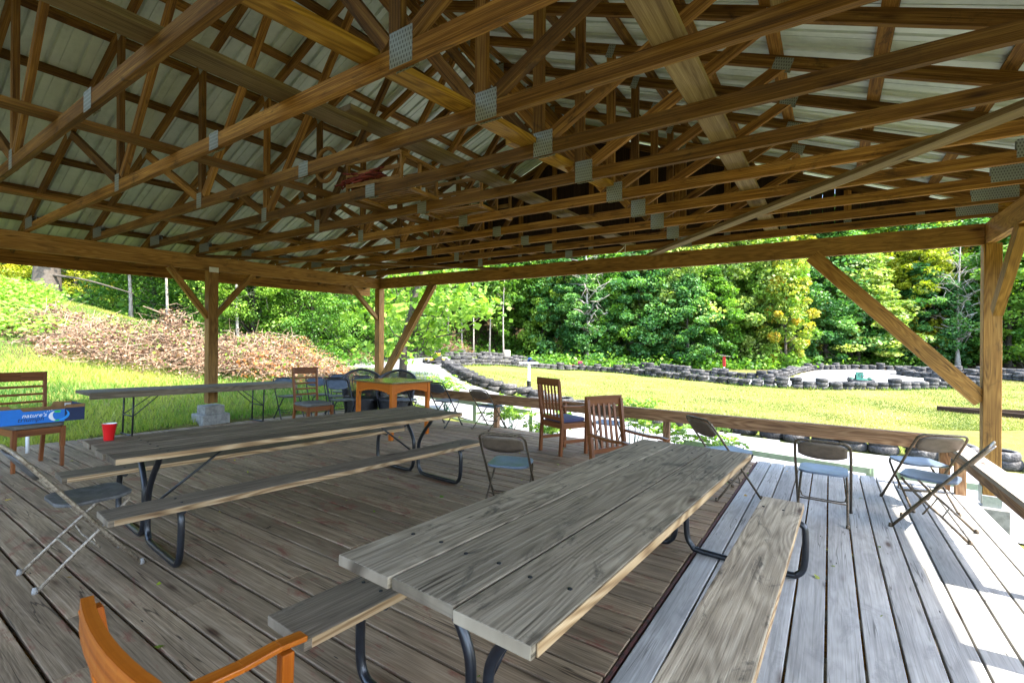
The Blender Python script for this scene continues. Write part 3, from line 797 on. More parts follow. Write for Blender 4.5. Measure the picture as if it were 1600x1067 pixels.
fchair('dark', -8.85, 6.55, 4.35, 1.06, 'dark folding chair at the back of the overlapping chairs, near the lawn grass')
fchair('dark', -8.75, 7.05, 4.2, 1.0, 'dark folding chair tucked between the overlapping chairs and the first wicker chair')
fchair('dark', -6.75, 6.35, .3, 1.05, 'dark folding chair standing behind the square orange table')

# ------------------------------------------------------------------ wooden chairs
def armchair(label, x, y, a, sz, mt='chairwood', cushion='stripe', ah=.665):
    t = thing('slatted_armchair', label, 'armchair', dloc(x, y), drot(a), 'slatted wooden armchairs', (1, 1, sz))
    for s in (-1, 1):
        MB().bar((s * .235, -.24, 0), (s * .235, -.22, .45), .042, .045, (0, 1, 0)).bar((s * .235, -.22, .44), (s * .238, -.30, 1.02), .036, .045, (0, 1, 0)).build('rear_leg', M[mt], t, .004)
        MB().bar((s * .245, .22, 0), (s * .245, .22, ah - .015), .042, .042, (0, 1, 0)).build('front_leg', M[mt], t, .004)
        am = MB(); k = [(-.245, ah + .015), (-.1, ah + .007), (.08, ah), (.2, ah + .01), (.29, ah)]
        for (ya, za), (yb, zb_) in zip(k[:-1], k[1:]): am.bar((s * .262, ya, za), (s * .262, yb + .004, zb_), .055, .024, r=.4)
        am.build('armrest', M[mt], t, .005)
        MB().bar((s * .24, -.2, .19), (s * .24, .2, .19), .022, .045).build('stretcher', M[mt], t, .003)
    b = MB(); n_ = 8
    for k in range(n_):
        xa, xb = -.255 + .51 * k / n_, -.255 + .51 * (k + 1) / n_; f_ = lambda q: -.305 - .02 * (1 - (q / .255) ** 2)
        b.bar((xa, f_(xa), 1.0), (xb + .001, f_(xb), 1.0), .026, .10, r=.37)
    b.build('top_rail', M[mt], t)
    MB().bar((-.22, -.235, .50), (.22, -.235, .50), .024, .05).build('lower_rail', M[mt], t, .003)
    for k in range(5):
        xx = -.15 + .075 * k; MB().bar((xx, -.237, .5), (xx, -.308, .97), .03, .014, (0, 1, 0)).build('back_slat', M[mt], t, .002)
    b = MB()
    for (p, q) in (((-.235, .22, .40), (.235, .22, .40)), ((-.235, -.22, .40), (.235, -.22, .40)), ((-.238, -.2, .40), (-.238, .2, .40)), ((.238, -.2, .40), (.238, .2, .40))): b.bar(p, q, .022, .07)
    b.bar((0, -.21, .437), (0, .23, .437), .47, .014); b.build('seat', M[mt], t, .003)
    if cushion: MB().slab(rrect(.45, .43, .05, 4, .01), .447, .50, .5, lambda x_, y_: .012 * (1 - (x_ / .23) ** 2) * (1 - (y_ / .23) ** 2), True).build('cushion', M[cushion], t, .012)
    return t
armchair('slatted wooden armchair with a striped cushion standing clear of the tables', -3.235, 6.198, 5.875 - 2 * PI, 1.03)
armchair('slatted wooden armchair pushed against the far end of the pale picnic table', -1.645, 4.444, -1.943, .98, cushion=None)
armchair('bright orange wooden armchair in the near corner, mostly out of view', -1.30, .67, -.06, .80, 'chairorange', None, .58)

def side_chair(label, x, y, a, sz, slats, cloth):
    t = thing('wooden_chair', label, 'chair', dloc(x, y), drot(a), 'ladder back wooden chairs', (1, 1, sz))
    for s in (-1, 1):
        MB().bar((s * .20, -.26, 0), (s * .20, -.21, .45), .035, .04, (0, 1, 0)).bar((s * .20, -.21, .44), (s * .215, -.29, .99), .03, .04, (0, 1, 0)).build('rear_leg', M['chairwood'], t, .004)
        f = MB(); f.bar((s * .21, .225, 0), (s * .21, .21, .22), .034, .034, (0, 1, 0)); f.bar((s * .21, .21, .21), (s * .21, .21, .43), .044, .044, (0, 1, 0)); f.build('front_leg', M['chairwood'], t, .004)
    b = MB(); b.bar((-.225, -.285, .94), (0, -.30, .94), .024, .10); b.bar((0, -.30, .94), (.225, -.285, .94), .024, .10); b.build('top_rail', M['chairwood'], t, .004)
    for k in range(slats):
        z = .83 - .083 * k; yy = -.21 - .08 * (z - .45) / .54
        MB().bar((-.20, yy, z), (.20, yy, z), .014, .024).build('back_slat', M['chairwood'], t, .002)
    b = MB()
    for (p, q) in (((-.2, .21, .39), (.2, .21, .39)), ((-.2, -.2, .39), (.2, -.2, .39)), ((-.205, -.18, .39), (-.205, .19, .39)), ((.205, -.18, .39), (.205, .19, .39))): b.bar(p, q, .022, .07)
    b.build('seat_frame', M['chairwood'], t, .003)
    MB().slab(rrect(.45, .45, .05, 4, .01), .43, .475, .5, lambda x_, y_: .014 * (1 - (x_ / .23) ** 2) * (1 - (y_ / .23) ** 2), True).build('seat', M[cloth], t, .010)
    return t
side_chair('ladder back wooden chair with a grey cushion seat beside the overlapping folding chairs', -7.161, 4.732, -1.611, 1.10, 4, 'cloth')
side_chair('ladder back wooden chair with the blue printed tray box on its seat', -7.672, 1.455, 4.867 - 2 * PI, 1.09, 4, 'cloth')

# square orange table
t = thing('square_table', 'square orange wood table with a dark glossy top and arched aprons', 'table', dloc(-6.133, 5.549), drot(.01))
MB().slab(rrect(.94, .94, .015, 2), .885, .91, .5).build('tabletop', M['tabletop'], t, .004)
for sx in (-1, 1):
    for sy in (-1, 1): MB().bar((sx * .40, sy * .40, 0), (sx * .40, sy * .40, .885), .06, .06, (0, 1, 0)).build('leg', M['chairorange'], t, .004)
for k in range(4):
    b = MB(); mt_ = Matrix.Rotation(PI / 2 * k, 4, 'Z'); n = 12
    for i in range(n):
        xa = -.37 + .74 * i / n; xb = -.37 + .74 * (i + 1) / n; h1 = .11 + .06 * (2 * abs((xa + xb) / 2) / .74) ** 2
        b.bar((xa, -.41, .885 - h1 / 2), (xb, -.41, .885 - h1 / 2), .02, h1, r=.5)
    b.xf(mt_); b.build('apron', M['chairorange'], t)

# long low table along the left edge
t = thing('folding_banquet_table', 'long low plywood-edged folding table beside the left concrete-footed post', 'table', dloc(-9.02, 3.80), drot(-.012))
b = MB()
b.bar((0, -1.56, .70), (0, 1.60, .70), .62, .045); b.build('tabletop', M['tabled'], t, .004)
MB().bar((.312, -1.55, .672), (.312, 1.59, .672), .02, .09).build('edge_strip', M['tabled'], t, .003)
for s in (-1, 1):
    f = MB(); yy = s * 1.0
    for sx in (-1, 1):
        f.tube([(sx * .2, yy, .68), (sx * .2, yy, .03)], .013, 8); f.tube([(sx * .2, yy, .32), (sx * .1, yy - s * .42, .67)], .008, 6)
    f.tube([(-.27, yy, .02), (.27, yy, .02)], .015, 8); f.tube([(-.2, yy, .32), (.2, yy, .32)], .010, 6)
    f.build('leg_frame', M['tube_dark'], t)

# wicker chairs
def wicker(label, x, y, a):
    t = thing('wicker_chair', label, 'wicker chair', dloc(x, y), drot(a), 'black wicker chairs by the corner post')
    b = MB(); n = 60
    def rim(th, w):   # th from -1 (arm front) .. 1 ; back at 0
        ang = PI / 2 + PI + th * PI * .62
        top = .97 - .36 * abs(th) ** 1.6
        z = .10 + (top - .10) * w; r = .30 + .10 * w
        return Vector((r * math.cos(ang), r * math.sin(ang) + .02, z))
    for i in range(n + 1):
        th = -1 + 2 * i / n; b.tube([rim(th, w) for w in (0, .25, .5, .75, 1)], .0075, 5)
    for w in [.04 + .03 * q for q in range(31)]: b.tube([rim(-1 + 2 * i / 30, w) for i in range(31)], .0075, 4)
    b.build('woven_back', M['wicker'], t)
    r_ = MB(); r_.tube([rim(-1 + 2 * i / 36, 1) for i in range(37)], .028, 8); r_.build('rolled_rim', M['wicker'], t)
    s_ = MB(); s_.slab([(.33 * math.cos(q * PI / 10), .33 * math.sin(q * PI / 10) + .05) for q in range(20)], .38, .42, .5); s_.build('seat', M['wicker'], t)
    s_ = MB(); s_.lathe([(.31, .03), (.30, .2), (.31, .37)], 28, (0, .05, 0)); s_.build('skirt', M['wicker'], t)
    for (lx, ly) in ((-.24, .26), (.24, .26), (-.24, -.2), (.24, -.2)): MB().tube([(lx, ly, 0), (lx, ly, .2)], .02, 6).build('leg', M['wicker'], t)
wicker('black wicker chair left of the corner post base, behind the orange table', -7.95, 6.35, -2.2)
wicker('black wicker chair right of the corner post base, next to the railing end', -7.35, 6.72, -2.5)

# red cup
t = thing('plastic_cup', 'red plastic cup with a white inside standing on the darker picnic table', 'cup', dloc(-4.56, 1.30, .727), drot(0))
MB().lathe([(.0, .0), (.030, .0), (.031, .006), (.036, .05), (.0365, .052), (.0385, .075), (.0395, .078), (.0455, .122), (.047, .124), (.047, .128), (.0448, .128)], 28).build('shell', M['cup_red'], t)
MB().lathe([(.0448, .1275), (.0362, .075), (.0285, .009), (.0, .009)], 28).build('lining', M['white'], t)

# printed tray box
bx = thing('cardboard_tray', 'blue printed cardboard tray box with navy end, resting on the left wooden chair', 'box', dloc(-7.60, 1.50, .53), drot(.055))
# long side faces +X; length along Y from -.36 to +.37
hb = .14
def yz(y_, z_, x_=.2): return (x_, y_, z_)
def sidewall(x_, flip, m_in, name):
    out = [(-.37, 0), (.37, 0), (.37, hb + .05), (.20, hb + .05), (.175, hb), (-.16, hb), (-.185, hb + .03), (-.37, hb + .03)]
    b = MB(); n = len(out)
    b.face([(x_, p[0], p[1]) for p in (out if not flip else out[::-1])], [(0, 0)] * n, .5)
    b.face([(x_ - .004, p[0], p[1]) for p in (out[::-1] if not flip else out)], [(0, 0)] * n, .5)
    for i in range(n):
        p, q = out[i], out[(i + 1) % n]; b.face([(x_, p[0], p[1]), (x_ - .004, p[0], p[1]), (x_ - .004, q[0], q[1]), (x_, q[0], q[1])], [(0, 0)] * 4, .5)
    return b.build(name, m_in, bx)
sidewall(-.2, False, M['card_brown'], 'rear_wall')
sidewall(.2, False, M['card_brown'], 'front_wall')
b = MB(); b.bar((0, -.372, hb / 2 + .01), (0, -.368, hb / 2 + .01), .4, hb + .02); b.build('end_wall', M['card_navy'], bx)
b = MB(); b.bar((0, .368, hb / 2 + .02), (0, .372, hb / 2 + .02), .4, hb + .05); b.build('end_wall', M['card_navy'], bx)
b = MB(); b.bar((0, -.365, .004), (0, .365, .004), .39, .006); b.build('floor_panel', M['card_brown'], bx)
def print_poly(pts, mt, x_, name):
    b = MB(); b.face([(x_, p[0], p[1]) for p in pts], [(0, 0)] * len(pts), .5); return b.build(name, mt, bx)
print_poly([(-.37, 0), (.19, 0), (.19, hb), (.175, hb), (-.16, hb), (-.185, hb + .03), (-.37, hb + .03)], M['card_blue'], .2015, 'blue_print')
print_poly([(.19, 0), (.37, 0), (.37, hb + .012), (.19, hb + .012)], M['card_navy'], .2015, 'navy_print')
def drop(cx, cz, s, a0, a1, w0, w1, mt, x_, n=18):
    pts = []; inn = []
    for k in range(n + 1):
        a = a0 + (a1 - a0) * k / n; w = w0 + (w1 - w0) * math.sin(PI * k / n)
        pts.append((cx + s * 1.25 * math.cos(a), cz + s * math.sin(a))); inn.append((cx + (s * 1.25 - w) * math.cos(a) + w * .25, cz + (s - w) * math.sin(a)))
    b = MB()
    for k in range(n): b.face([(x_, *pts[k]), (x_, *pts[k + 1]), (x_, *inn[k + 1]), (x_, *inn[k])], [(0, 0)] * 4, .5)
    b.build('emblem', mt, bx)
drop(.155, .078, .062, -PI * .62, PI * .30, .004, .034, M['card_lightblue'], .2035)
drop(.125, .070, .060, PI * .62, PI * 1.5, .006, .030, M['ink_white'], .2035)
drop(.125, .070, .062, PI * .38, PI * .64, .022, .026, M['card_green'], .2040)
drop(.125, .070, .062, PI * 1.40, PI * 1.60, .010, .018, M['card_green'], .2040)
for (y_, z_, a) in ((.035, .122, .9), (.052, .130, .6), (.070, .137, .35)):
    b = MB(); b.bar((.2032, y_, z_), (.2032, y_ + .011 * math.cos(a), z_ + .011 * math.sin(a)), .0008, .006, (0, 0, 1)); b.build('emblem', M['ink_white'], bx)
def lettering(txt, y_, z_, size, mt):
    cu = bpy.data.curves.new('lettering', 'FONT'); cu.body = txt; cu.size = size; cu.extrude = .0002; cu.offset = .0004; cu.shear = .25; cu.space_character = 1.02
    tmp = bpy.data.objects.new('lettering_curve', cu); COL.objects.link(tmp); bpy.context.view_layer.update()
    me = bpy.data.meshes.new_from_object(tmp.evaluated_get(bpy.context.evaluated_depsgraph_get())); bpy.data.objects.remove(tmp)
    me.materials.clear(); me.materials.append(mt)
    o = bpy.data.objects.new('lettering', me); COL.objects.link(o); o.parent = bx
    o.location = (.2034, y_, z_); o.rotation_euler = (PI / 2, 0, PI / 2)
lettering("nature's", -.17, .074, .062, M['ink_white'])
lettering("triumph", -.205, .030, .066, M['card_navy'])
for y_ in (-.33, .33):
    b = MB(); b.bar((-.1935, y_ - .03, hb + .012), (-.1935, y_ + .03, hb + .012), .002, .035); b.build('white_tab', M['white'], bx)
# white pipe under the chair
t = MB().tube([(0, 0, 0), (0, 0, .33)], .02, 12).build('plastic_pipe', M['white'])
t.location = dloc(-8.6, 1.62); tag(t, 'short white plastic pipe standing upright under the chair with the box', 'pipe')

# things stored on the rafters
def crate(label, x, y, a, w, d, h_):
    t = thing('slatted_crate', label, 'crate', (x, y, ZB1 + CH + .03), (0, 0, a), 'old crates stored on the rafters')
    b = MB(); n = 11
    for k in range(n): b.bar((-w / 2, -d / 2 + d * (k + .5) / n, 0), (w / 2, -d / 2 + d * (k + .5) / n, 0), d / n * .62, .014)
    b.build('bottom_slats', M['post'], t)
    for sy in (-1, 1):
        b = MB()
        for z in (.05, h_ * .55, h_): b.bar((-w / 2, sy * d / 2, z), (w / 2, sy * d / 2, z), .015, .045)
        b.build('side_slats', M['post'], t)
    for sx in (-1, 1):
        b = MB()
        for yy in (-d / 2 + .02, 0, d / 2 - .02): b.bar((sx * w / 2, yy, 0), (sx * w / 2, yy, h_), .03, .03, (0, 1, 0))
        b.bar((sx * w / 2, -d / 2, h_), (sx * w / 2, d / 2, h_), .03, .04); b.bar((sx * w / 2, -d / 2, -.02), (sx * w / 2, d / 2, -.02), .05, .03); b.build('end_frame', M['post'], t)
    return t
crate('slatted wooden crate on the rafters with red garland draped over it', -4.02, 3.62, .10, .75, .62, .30)
crate('slatted wooden crate with dark green netting, farther along the rafters', -3.85, 4.75, .10, .80, .75, .30)
def scrib(n, c, sz, rad, step=.12):
    b = MB(); p = Vector(c); pts = []
    for k in range(n):
        p = Vector((c[0] + sz[0] * random.uniform(-.5, .5), c[1] + sz[1] * random.uniform(-.5, .5), c[2] + sz[2] * random.uniform(0, 1))); pts.append(p)
    sm = []
    for i in range(len(pts) - 1):
        for u in (0, .33, .66): sm.append(pts[i].lerp(pts[i + 1], u) + Vector((0, 0, .03 * math.sin(u * PI))))
    return b.tube(sm, rad, 5)
tag(scrib(26, (-4.15, 3.35, 3.08), (.8, .30, .16), .011).build('garland', M['garland']), 'tangled dull red garland on the nearer rafter crate', 'garland')
tag(scrib(40, (-3.75, 4.7, 3.1), (.6, .6, .22), .008).build('netting', M['net']), 'bundle of dark green netting in the farther rafter crate', 'netting')
tag(scrib(12, (-3.9, 3.75, 3.1), (.3, .2, .2), .006).build('cable', M['white']), 'loop of white cable between the rafter crates', 'cable')
b = MB(); b.tube([(-4.4 + .17 * math.cos(q * PI / 10), 3.05, 3.28 + .17 * math.sin(q * PI / 10)) for q in range(20)], .022, 8, closed=True)
tag(b.build('wooden_hoop', M['truss']), 'old wooden hoop hanging among the trusses above the nearer crate', 'hoop')
b = MB().tube([(-3.02, 7.63, 2.90), (-2.95, 7.63, 2.93), (-2.88, 7.63, 2.98), (-2.84, 7.63, 3.03), (-2.85, 7.63, 2.88), (-2.78, 7.63, 2.86), (-2.66, 7.63, 2.87)], .007, 6)
tag(b.build('wire_hook', M['ink_white']), 'thin bent white wire hooked on a far truss chord', 'hook')

# pale green low fences beyond the railing
def lowfence(label, a, b_, zt, posts, rails):
    a = Vector(a); b_ = Vector(b_); f = thing('low_fence', label, 'fence', (a.x, a.y, a.z), None, 'pale green low fences beside the track')
    T = Matrix.Translation(-a); d = (b_ - a)
    for r in rails: MB().bar(a + Vector((0, 0, r)), b_ + Vector((0, 0, r)), .04, .09).xf(T).build('rail', M['pale_green'], f, .003)
    for q in posts:
        p = a + d * q; MB().bar(p + Vector((0, .045, -.9)), p + Vector((0, .045, max(rails) + .05)), .09, .09, (0, 1, 0)).xf(T).build('post', M['pale_green'], f, .003)
lowfence('pale green two rail fence below the railing, left of the armchairs', (-8.6, 8.9, -.1), (-5.45, 8.9, -.22), 0, (0, .5, 1), (.05, -.42))
lowfence('pale green rail and short post beyond the deck edge, behind the folding chairs', (-2.1, 8.7, -.36), (.50, 8.7, -.44), 0, (0, 1), (0,))
lowfence('pale green rail between the corner post and the sideways-on folding chair', (.85, 8.75, -.46), (2.6, 8.75, -.50), 0, (0, 1), (0,))

# ------------------------------------------------------------------ tyres
def tyre_mesh():
    b = MB(); prof = [(.195, .035), (.20, .015), (.235, .0), (.275, .0), (.305, .02), (.315, .055), (.318, .10), (.315, .145), (.305, .18), (.275, .20), (.235, .20), (.20, .185), (.195, .165), (.205, .15), (.27, .13), (.285, .10), (.27, .07), (.205, .05), (.195, .035)]
    b.lathe(prof, 22)
    return b.mesh('tyre', M['tyre'])
TM = tyre_mesh()
places = []
def row(pts, layers, lab, jit=.05, skip=0, both=False):
    pts = [Vector((*p, 0)) for p in pts]; carry = 0; i = 0
    for a, b_ in zip(pts[:-1], pts[1:]):
        L_ = (b_ - a).length; d = (b_ - a) / L_; q = carry
        while q < L_:
            p = a + d * q; n = random.choice(layers)
            for k in range(n):
                x = p.x + random.uniform(-jit, jit); y = p.y + random.uniform(-jit, jit)
                places.append((x, y, gz(x, y) + .02 + .195 * k, random.uniform(-.06, .06), random.uniform(-.06, .06), random.random() * 6.28, random.uniform(.9, 1.08), (('top' if k == n - 1 else 'bottom' if k == 0 else 'middle') + lab[0], lab[1])))
            q += random.uniform(.60, .70)
        carry = q - L_
row(ROW_NEAR, (2, 2, 2), (' tyre of a stack in the winding row along the near lawn edge', 'tyres along the near edge of the lawn'))
row(ROW_FAR, (2, 3, 2), (' tyre of a stack in the row along the far lawn edge', 'tyres along the far edge of the lawn'))
row(ROW_B, (2, 3), (' tyre of a stack in the outermost row before the trees', 'tyres in the outermost row before the trees'))
row(ROW_C, (2, 2, 3), (' tyre of a stack round the outside of the far loop', 'tyres round the outside of the far loop'))
row(ROW_D, (2, 2, 3), (' tyre of a stack round the inside of the far loop', 'tyres round the inside of the far loop'))
def inview(p):
    R = CA * p[0] + SA * p[1]; F = -SA * p[0] + CA * p[1]
    return F > 1 and abs(R / F) < 1.12
places.sort(key=lambda p: (not inview(p), math.hypot(p[0], p[1])))
rest = MB(); cnt = 0
tv = [tuple(v.co) for v in TM.vertices]; tf = [tuple(p.vertices) for p in TM.polygons]
for p in places:
    if cnt < 290 and inview(p):
        o = bpy.data.objects.new('tyre', TM); COL.objects.link(o); o.location = p[:3]; o.rotation_euler = p[3:6]; o.scale = (p[6],) * 3
        tag(o, p[7][0], 'tyre', p[7][1]); cnt += 1
    else:
        mt_ = Matrix.LocRotScale(Vector(p[:3]), __import__('mathutils').Euler(p[3:6]), Vector((p[6],) * 3)); i = len(rest.v)
        rest.v += [tuple(mt_ @ Vector(v)) for v in tv]; rest.f += [tuple(i + k for k in f) for f in tf]; rest.r += [.5] * len(tf); rest.sm += [True] * len(tf); rest.uv += [(0, 0)] * (4 * len(tf))
tag(rest.build('far_tyres', M['tyre']), 'rows of black tyres lining the farthest stretch of the track', 'tyres', None, 'stuff')

# timber edging on the lawn
t = thing('timber_edging', 'low grey timber frame lying on the lawn beyond the corner post', 'edging', (5.2, 23.5, gz(5.2, 23.5)), (0, 0, .1))
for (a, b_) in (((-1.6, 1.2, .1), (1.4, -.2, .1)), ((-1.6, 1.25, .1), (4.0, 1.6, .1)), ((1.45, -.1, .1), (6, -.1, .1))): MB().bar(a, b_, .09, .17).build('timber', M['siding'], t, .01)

# posts on the lawn
def lawn_post(label, x, y, h_, kind):
    z = gz(x, y); t = thing('board_post', label, 'post', (x, y, z))
    MB().bar((0, 0, 0), (0, 0, h_), .10, .10, (0, 1, 0)).build('post', M['white'], t, .004)
    if kind == 'T':
        MB().bar((-.38, -.22, h_ + .02), (.38, .22, h_ + .02), .3, .04).build('top_board', M['ink_white'], t, .004)
        MB().bar((0, 0, 0), (0, 0, .35), .14, .14, (0, 1, 0)).build('base', M['black'], t, .004)
    else:
        MB().bar((-.35, -.2, h_ + .12), (.35, .2, h_ + .02), .34, .03).build('roof_board', M['cap'], t, .004)
        MB().bar((0, 0, h_ * .45), (0, 0, h_), .2, .16, (0, 1, 0)).build('red_box', M['red_paint'], t, .01)
lawn_post('white post with a flat white board on top beside the near tyre row', -11.5, 18.6, 1.15, 'T')
lawn_post('white post with a red box and sloping board roof before the trees', -6.6, 38.6, 1.35, 'R')

# go karts
def kart(label, x, y, a, paint, driver=False):
    z = gz(x, y) + .04; t = thing('go_kart', label, 'go kart', (x, y, z), (0, 0, a), 'go karts parked on the track')
    b = MB(); b.bar((0, -.62, .10), (0, .70, .10), .5, .04); b.tube([(-.5, -.75, .14), (.5, -.75, .14), (.62, -.4, .14), (.62, .4, .14), (.42, .85, .16), (-.42, .85, .16), (-.62, .4, .14), (-.62, -.4, .14)], .05, 8, True); b.build('bumper_frame', M['black'], t)
    b = MB(); b.slab(rrect(.62, .5, .16, 4, .48), .13, .27, .5, lambda x_, y_: -.08 * (y_ - .3)); b.slab(rrect(.22, .7, .08, 4, 0), .14, .24, .5); 
    for s in (-1, 1): b.bar((s * .45, -.3, .2), (s * .45, .35, .2), .17, .16)
    b.build('bodywork', M[paint], t, .02)
    b = MB(); b.bar((0, -.30, .22), (0, .02, .18), .4, .06); b.bar((0, -.30, .2), (0, -.48, .62), .4, .05); b.build('seat', M[paint], t, .03)
    MB().bar((0, -.78, .3), (0, -.5, .3), .42, .3).build('engine', M['black'], t, .03)
    b = MB(); b.tube([(.14 * math.cos(q * PI / 6), .28 + .05 * math.sin(q * PI / 6), .50 + .13 * math.sin(q * PI / 6)) for q in range(12)], .014, 6, True); b.tube([(0, .28, .5), (0, .45, .2)], .014, 6); b.build('steering_wheel', M['black'], t)
    for (wx, wy, rr) in ((-.52, .55, .13), (.52, .55, .13), (-.53, -.55, .15), (.53, -.55, .15)):
        w = MB(); w.lathe([(.0, -.07), (rr * .6, -.07), (rr, -.06), (rr, .06), (rr * .6, .07), (.0, .07)], 14); w.xf(Matrix.Translation((wx, wy, rr)) @ Matrix.Rotation(PI / 2, 4, 'Y')); w.build('wheel', M['tyre'], t)
kart('yellow go kart parked on the open curve of the track', -19.2, 20.6, 1.0, 'yellow_paint')
kart('blue go kart between the tyre rows, behind the white board post', -21.5, 34.4, 1.2, 'blue_paint')
kart('pink and red go kart between the tyre rows before the dark trees', -18.2, 37.6, .8, 'pink_paint')
kart('dark green go kart facing the lawn in the far track loop', 1.6, 36.6, PI + .1, 'green_paint')

# ------------------------------------------------------------------ leaves, grass, sticks
def leaf_mesh(name, pts, size, mt, rnd, flat=.35, elong=1.0, outward=None):
    """pts (N,3); one folded quad per leaf"""
    n = len(pts); a = RNG.normal(size=(n, 3)); a[:, 2] *= .45; a /= np.linalg.norm(a, axis=1)[:, None]
    nn = RNG.normal(size=(n, 3)) * .75; nn[:, 2] += 1.0 - flat
    if outward is not None: nn += outward * .9
    nn -= (nn * a).sum(1)[:, None] * a; nn /= np.linalg.norm(nn, axis=1)[:, None] + 1e-9
    b = np.cross(nn, a); s = size * np.exp(RNG.normal(size=n) * .32)[:, None]
    L_ = a * s * elong; W = b * s * .45
    v = np.empty((n, 4, 3)); v[:, 0] = pts - L_ * .5; v[:, 1] = pts + W - nn * s * .08; v[:, 2] = pts + L_ * .5; v[:, 3] = pts - W - nn * s * .08
    me = bpy.data.meshes.new(name); me.vertices.add(4 * n); me.vertices.foreach_set('co', v.astype(np.float32).ravel())
    me.loops.add(4 * n); me.loops.foreach_set('vertex_index', np.arange(4 * n, dtype=np.int32))
    me.polygons.add(n); me.polygons.foreach_set('loop_start', np.arange(0, 4 * n, 4, dtype=np.int32)); me.polygons.foreach_set('loop_total', np.full(n, 4, dtype=np.int32))
    me.update(calc_edges=True)
    at = me.attributes.new('rnd', 'FLOAT', 'FACE'); at.data.foreach_set('value', np.clip(rnd, 0, 1).astype(np.float32))
    me.materials.append(mt); return me

def tree_parts(seed, Ht, R, low, ncl, per, leaf, lm, bark='bark', tr=.16, kind='broad', bare=False):
    """a tapered trunk with limbs, and a crown of leaf clumps set at the limb ends"""
    rs = np.random.default_rng(seed); random.seed(seed)
    tb = MB(); n = 9; pts = []; rad = []
    ph = rs.uniform(0, 6)
    for k in range(n + 1):
        u = k / n; pts.append((.25 * math.sin(ph + u * 3) * u, .25 * math.cos(ph + u * 2.3) * u, Ht * .93 * u)); rad.append(tr * (1 - .88 * u) + .01 + (tr * .5 if k == 0 else 0))
    tb.tube(pts, rad, 8)
    cl = []
    for k in range(ncl):
        u = (k + .5) / ncl; z = low + (Ht - low) * (u ** .9); ang = k * 2.4 + rs.uniform(-.5, .5)
        if kind == 'pine': env = R * (1 - u) ** .8 + .25
        else: env = R * (math.sin(PI * min(1, .16 + .84 * u) ** .8) ** .6) * (.75 + .4 * rs.random())
        rr = env * (rs.uniform(.35, 1.0) ** .6)
        c = np.array([rr * math.cos(ang), rr * math.sin(ang), z + rs.uniform(-.3, .3)])
        cl.append((c, env, u))
        if k % (2 if bare else 3) == 0:
            zb_ = z - rr * (.15 if kind == 'pine' else .45); zb_ = max(zb_, low * .5); uu = min(zb_ / (Ht * .93), .97); q = int(uu * n)
            base = Vector(pts[q]).lerp(Vector(pts[min(q + 1, n)]), uu * n - q); e = Vector(c); mid = base.lerp(e, .5) + Vector((0, 0, .12 * rr + rs.uniform(-.1, .1)))
            r0 = max(.012, tr * (1 - uu) * .42) * (2.0 if bare else 1); tb.tube([base, mid, e], [r0, r0 * .6, r0 * .2], 5)
            for j in range(5 if bare else 2):
                s0 = base.lerp(e, rs.uniform(.3, .9)); e2 = s0 + Vector(rs.normal(size=3)) * rr * .3; tb.tube([s0, e2], [r0 * .35, r0 * .1], 4)
    tm = tb.mesh('trunk', M[bark])
    if bare and per == 0: return tm, None
    P = []; Rn = []; O = []
    for c, env, u in cl:
        m_ = int(per * 2.2 * rs.uniform(.5, 1.5)); sc = (.40 + .75 * rs.random()) * R * .29
        fl = .28 if kind == 'pine' else .6
        d = rs.normal(size=(m_, 3)); d /= np.linalg.norm(d, axis=1)[:, None]; d *= rs.uniform(.25, 1, m_)[:, None] ** .5
        P.append(c + d * np.array([sc, sc, sc * fl]) * (1.35 if kind == 'pine' else 1.0)); tone = rs.uniform(.12, .8)
        Rn.append(tone + rs.normal(size=m_) * .14 + .12 * d[:, 2]); o_ = d * .6; o_[:, 2] += .25; O.append(o_)
    P = np.concatenate(P); Rn = np.concatenate(Rn); O = np.concatenate(O)
    return tm, leaf_mesh('crown', P, leaf * .62, lm, Rn, outward=O, elong=(1.6 if kind == 'pine' else 1.1))

TREES = {}
def kindmesh(k):
    if k in TREES: return TREES[k]
    spec = {
        'green': (21, 10, 3.4, .6, 92, 105, .30, L['green']), 'greenb': (22, 10, 3.0, 1.4, 80, 105, .28, L['green'], 'barkpale'),
        'light': (23, 10, 3.3, .6, 95, 105, .28, L['light']), 'yellow': (24, 10, 3.3, .8, 95, 100, .30, L['yellow']),
        'dark': (25, 10, 3.6, .3, 105, 105, .28, L['dark']), 'darkb': (26, 10, 3.2, .6, 90, 105, .27, L['dark']),
        'sage': (27, 10, 3.8, .8, 115, 105, .28, L['sage']), 'sageb': (28, 10, 3.2, .5, 95, 105, .26, L['sage'], 'barkpale'),
        'autumn': (29, 10, 2.8, 1.0, 80, 95, .28, L['autumn']), 'pine': (30, 10, 3.2, 1.0, 130, 80, .24, L['dark'], 'bark', .16, 'pine'),
        'pineb': (31, 10, 3.4, 1.2, 120, 85, .26, L['sage'], 'bark', .16, 'pine'),
        'sapling': (32, 10, 1.9, 4.2, 46, 80, .26, L['green'], 'barkpale', .07), 'saplingb': (33, 10, 2.2, 3.4, 50, 80, .26, L['light'], 'barkpale', .08),
        'fine': (34, 10, 3.6, .4, 210, 120, .15, L['light']), 'fineg': (35, 10, 3.6, .3, 210, 120, .15, L['green']), 'finey': (36, 10, 3.4, .3, 150, 110, .16, L['yellow']),
    }[k]
    TREES[k] = tree_parts(*spec); return TREES[k]
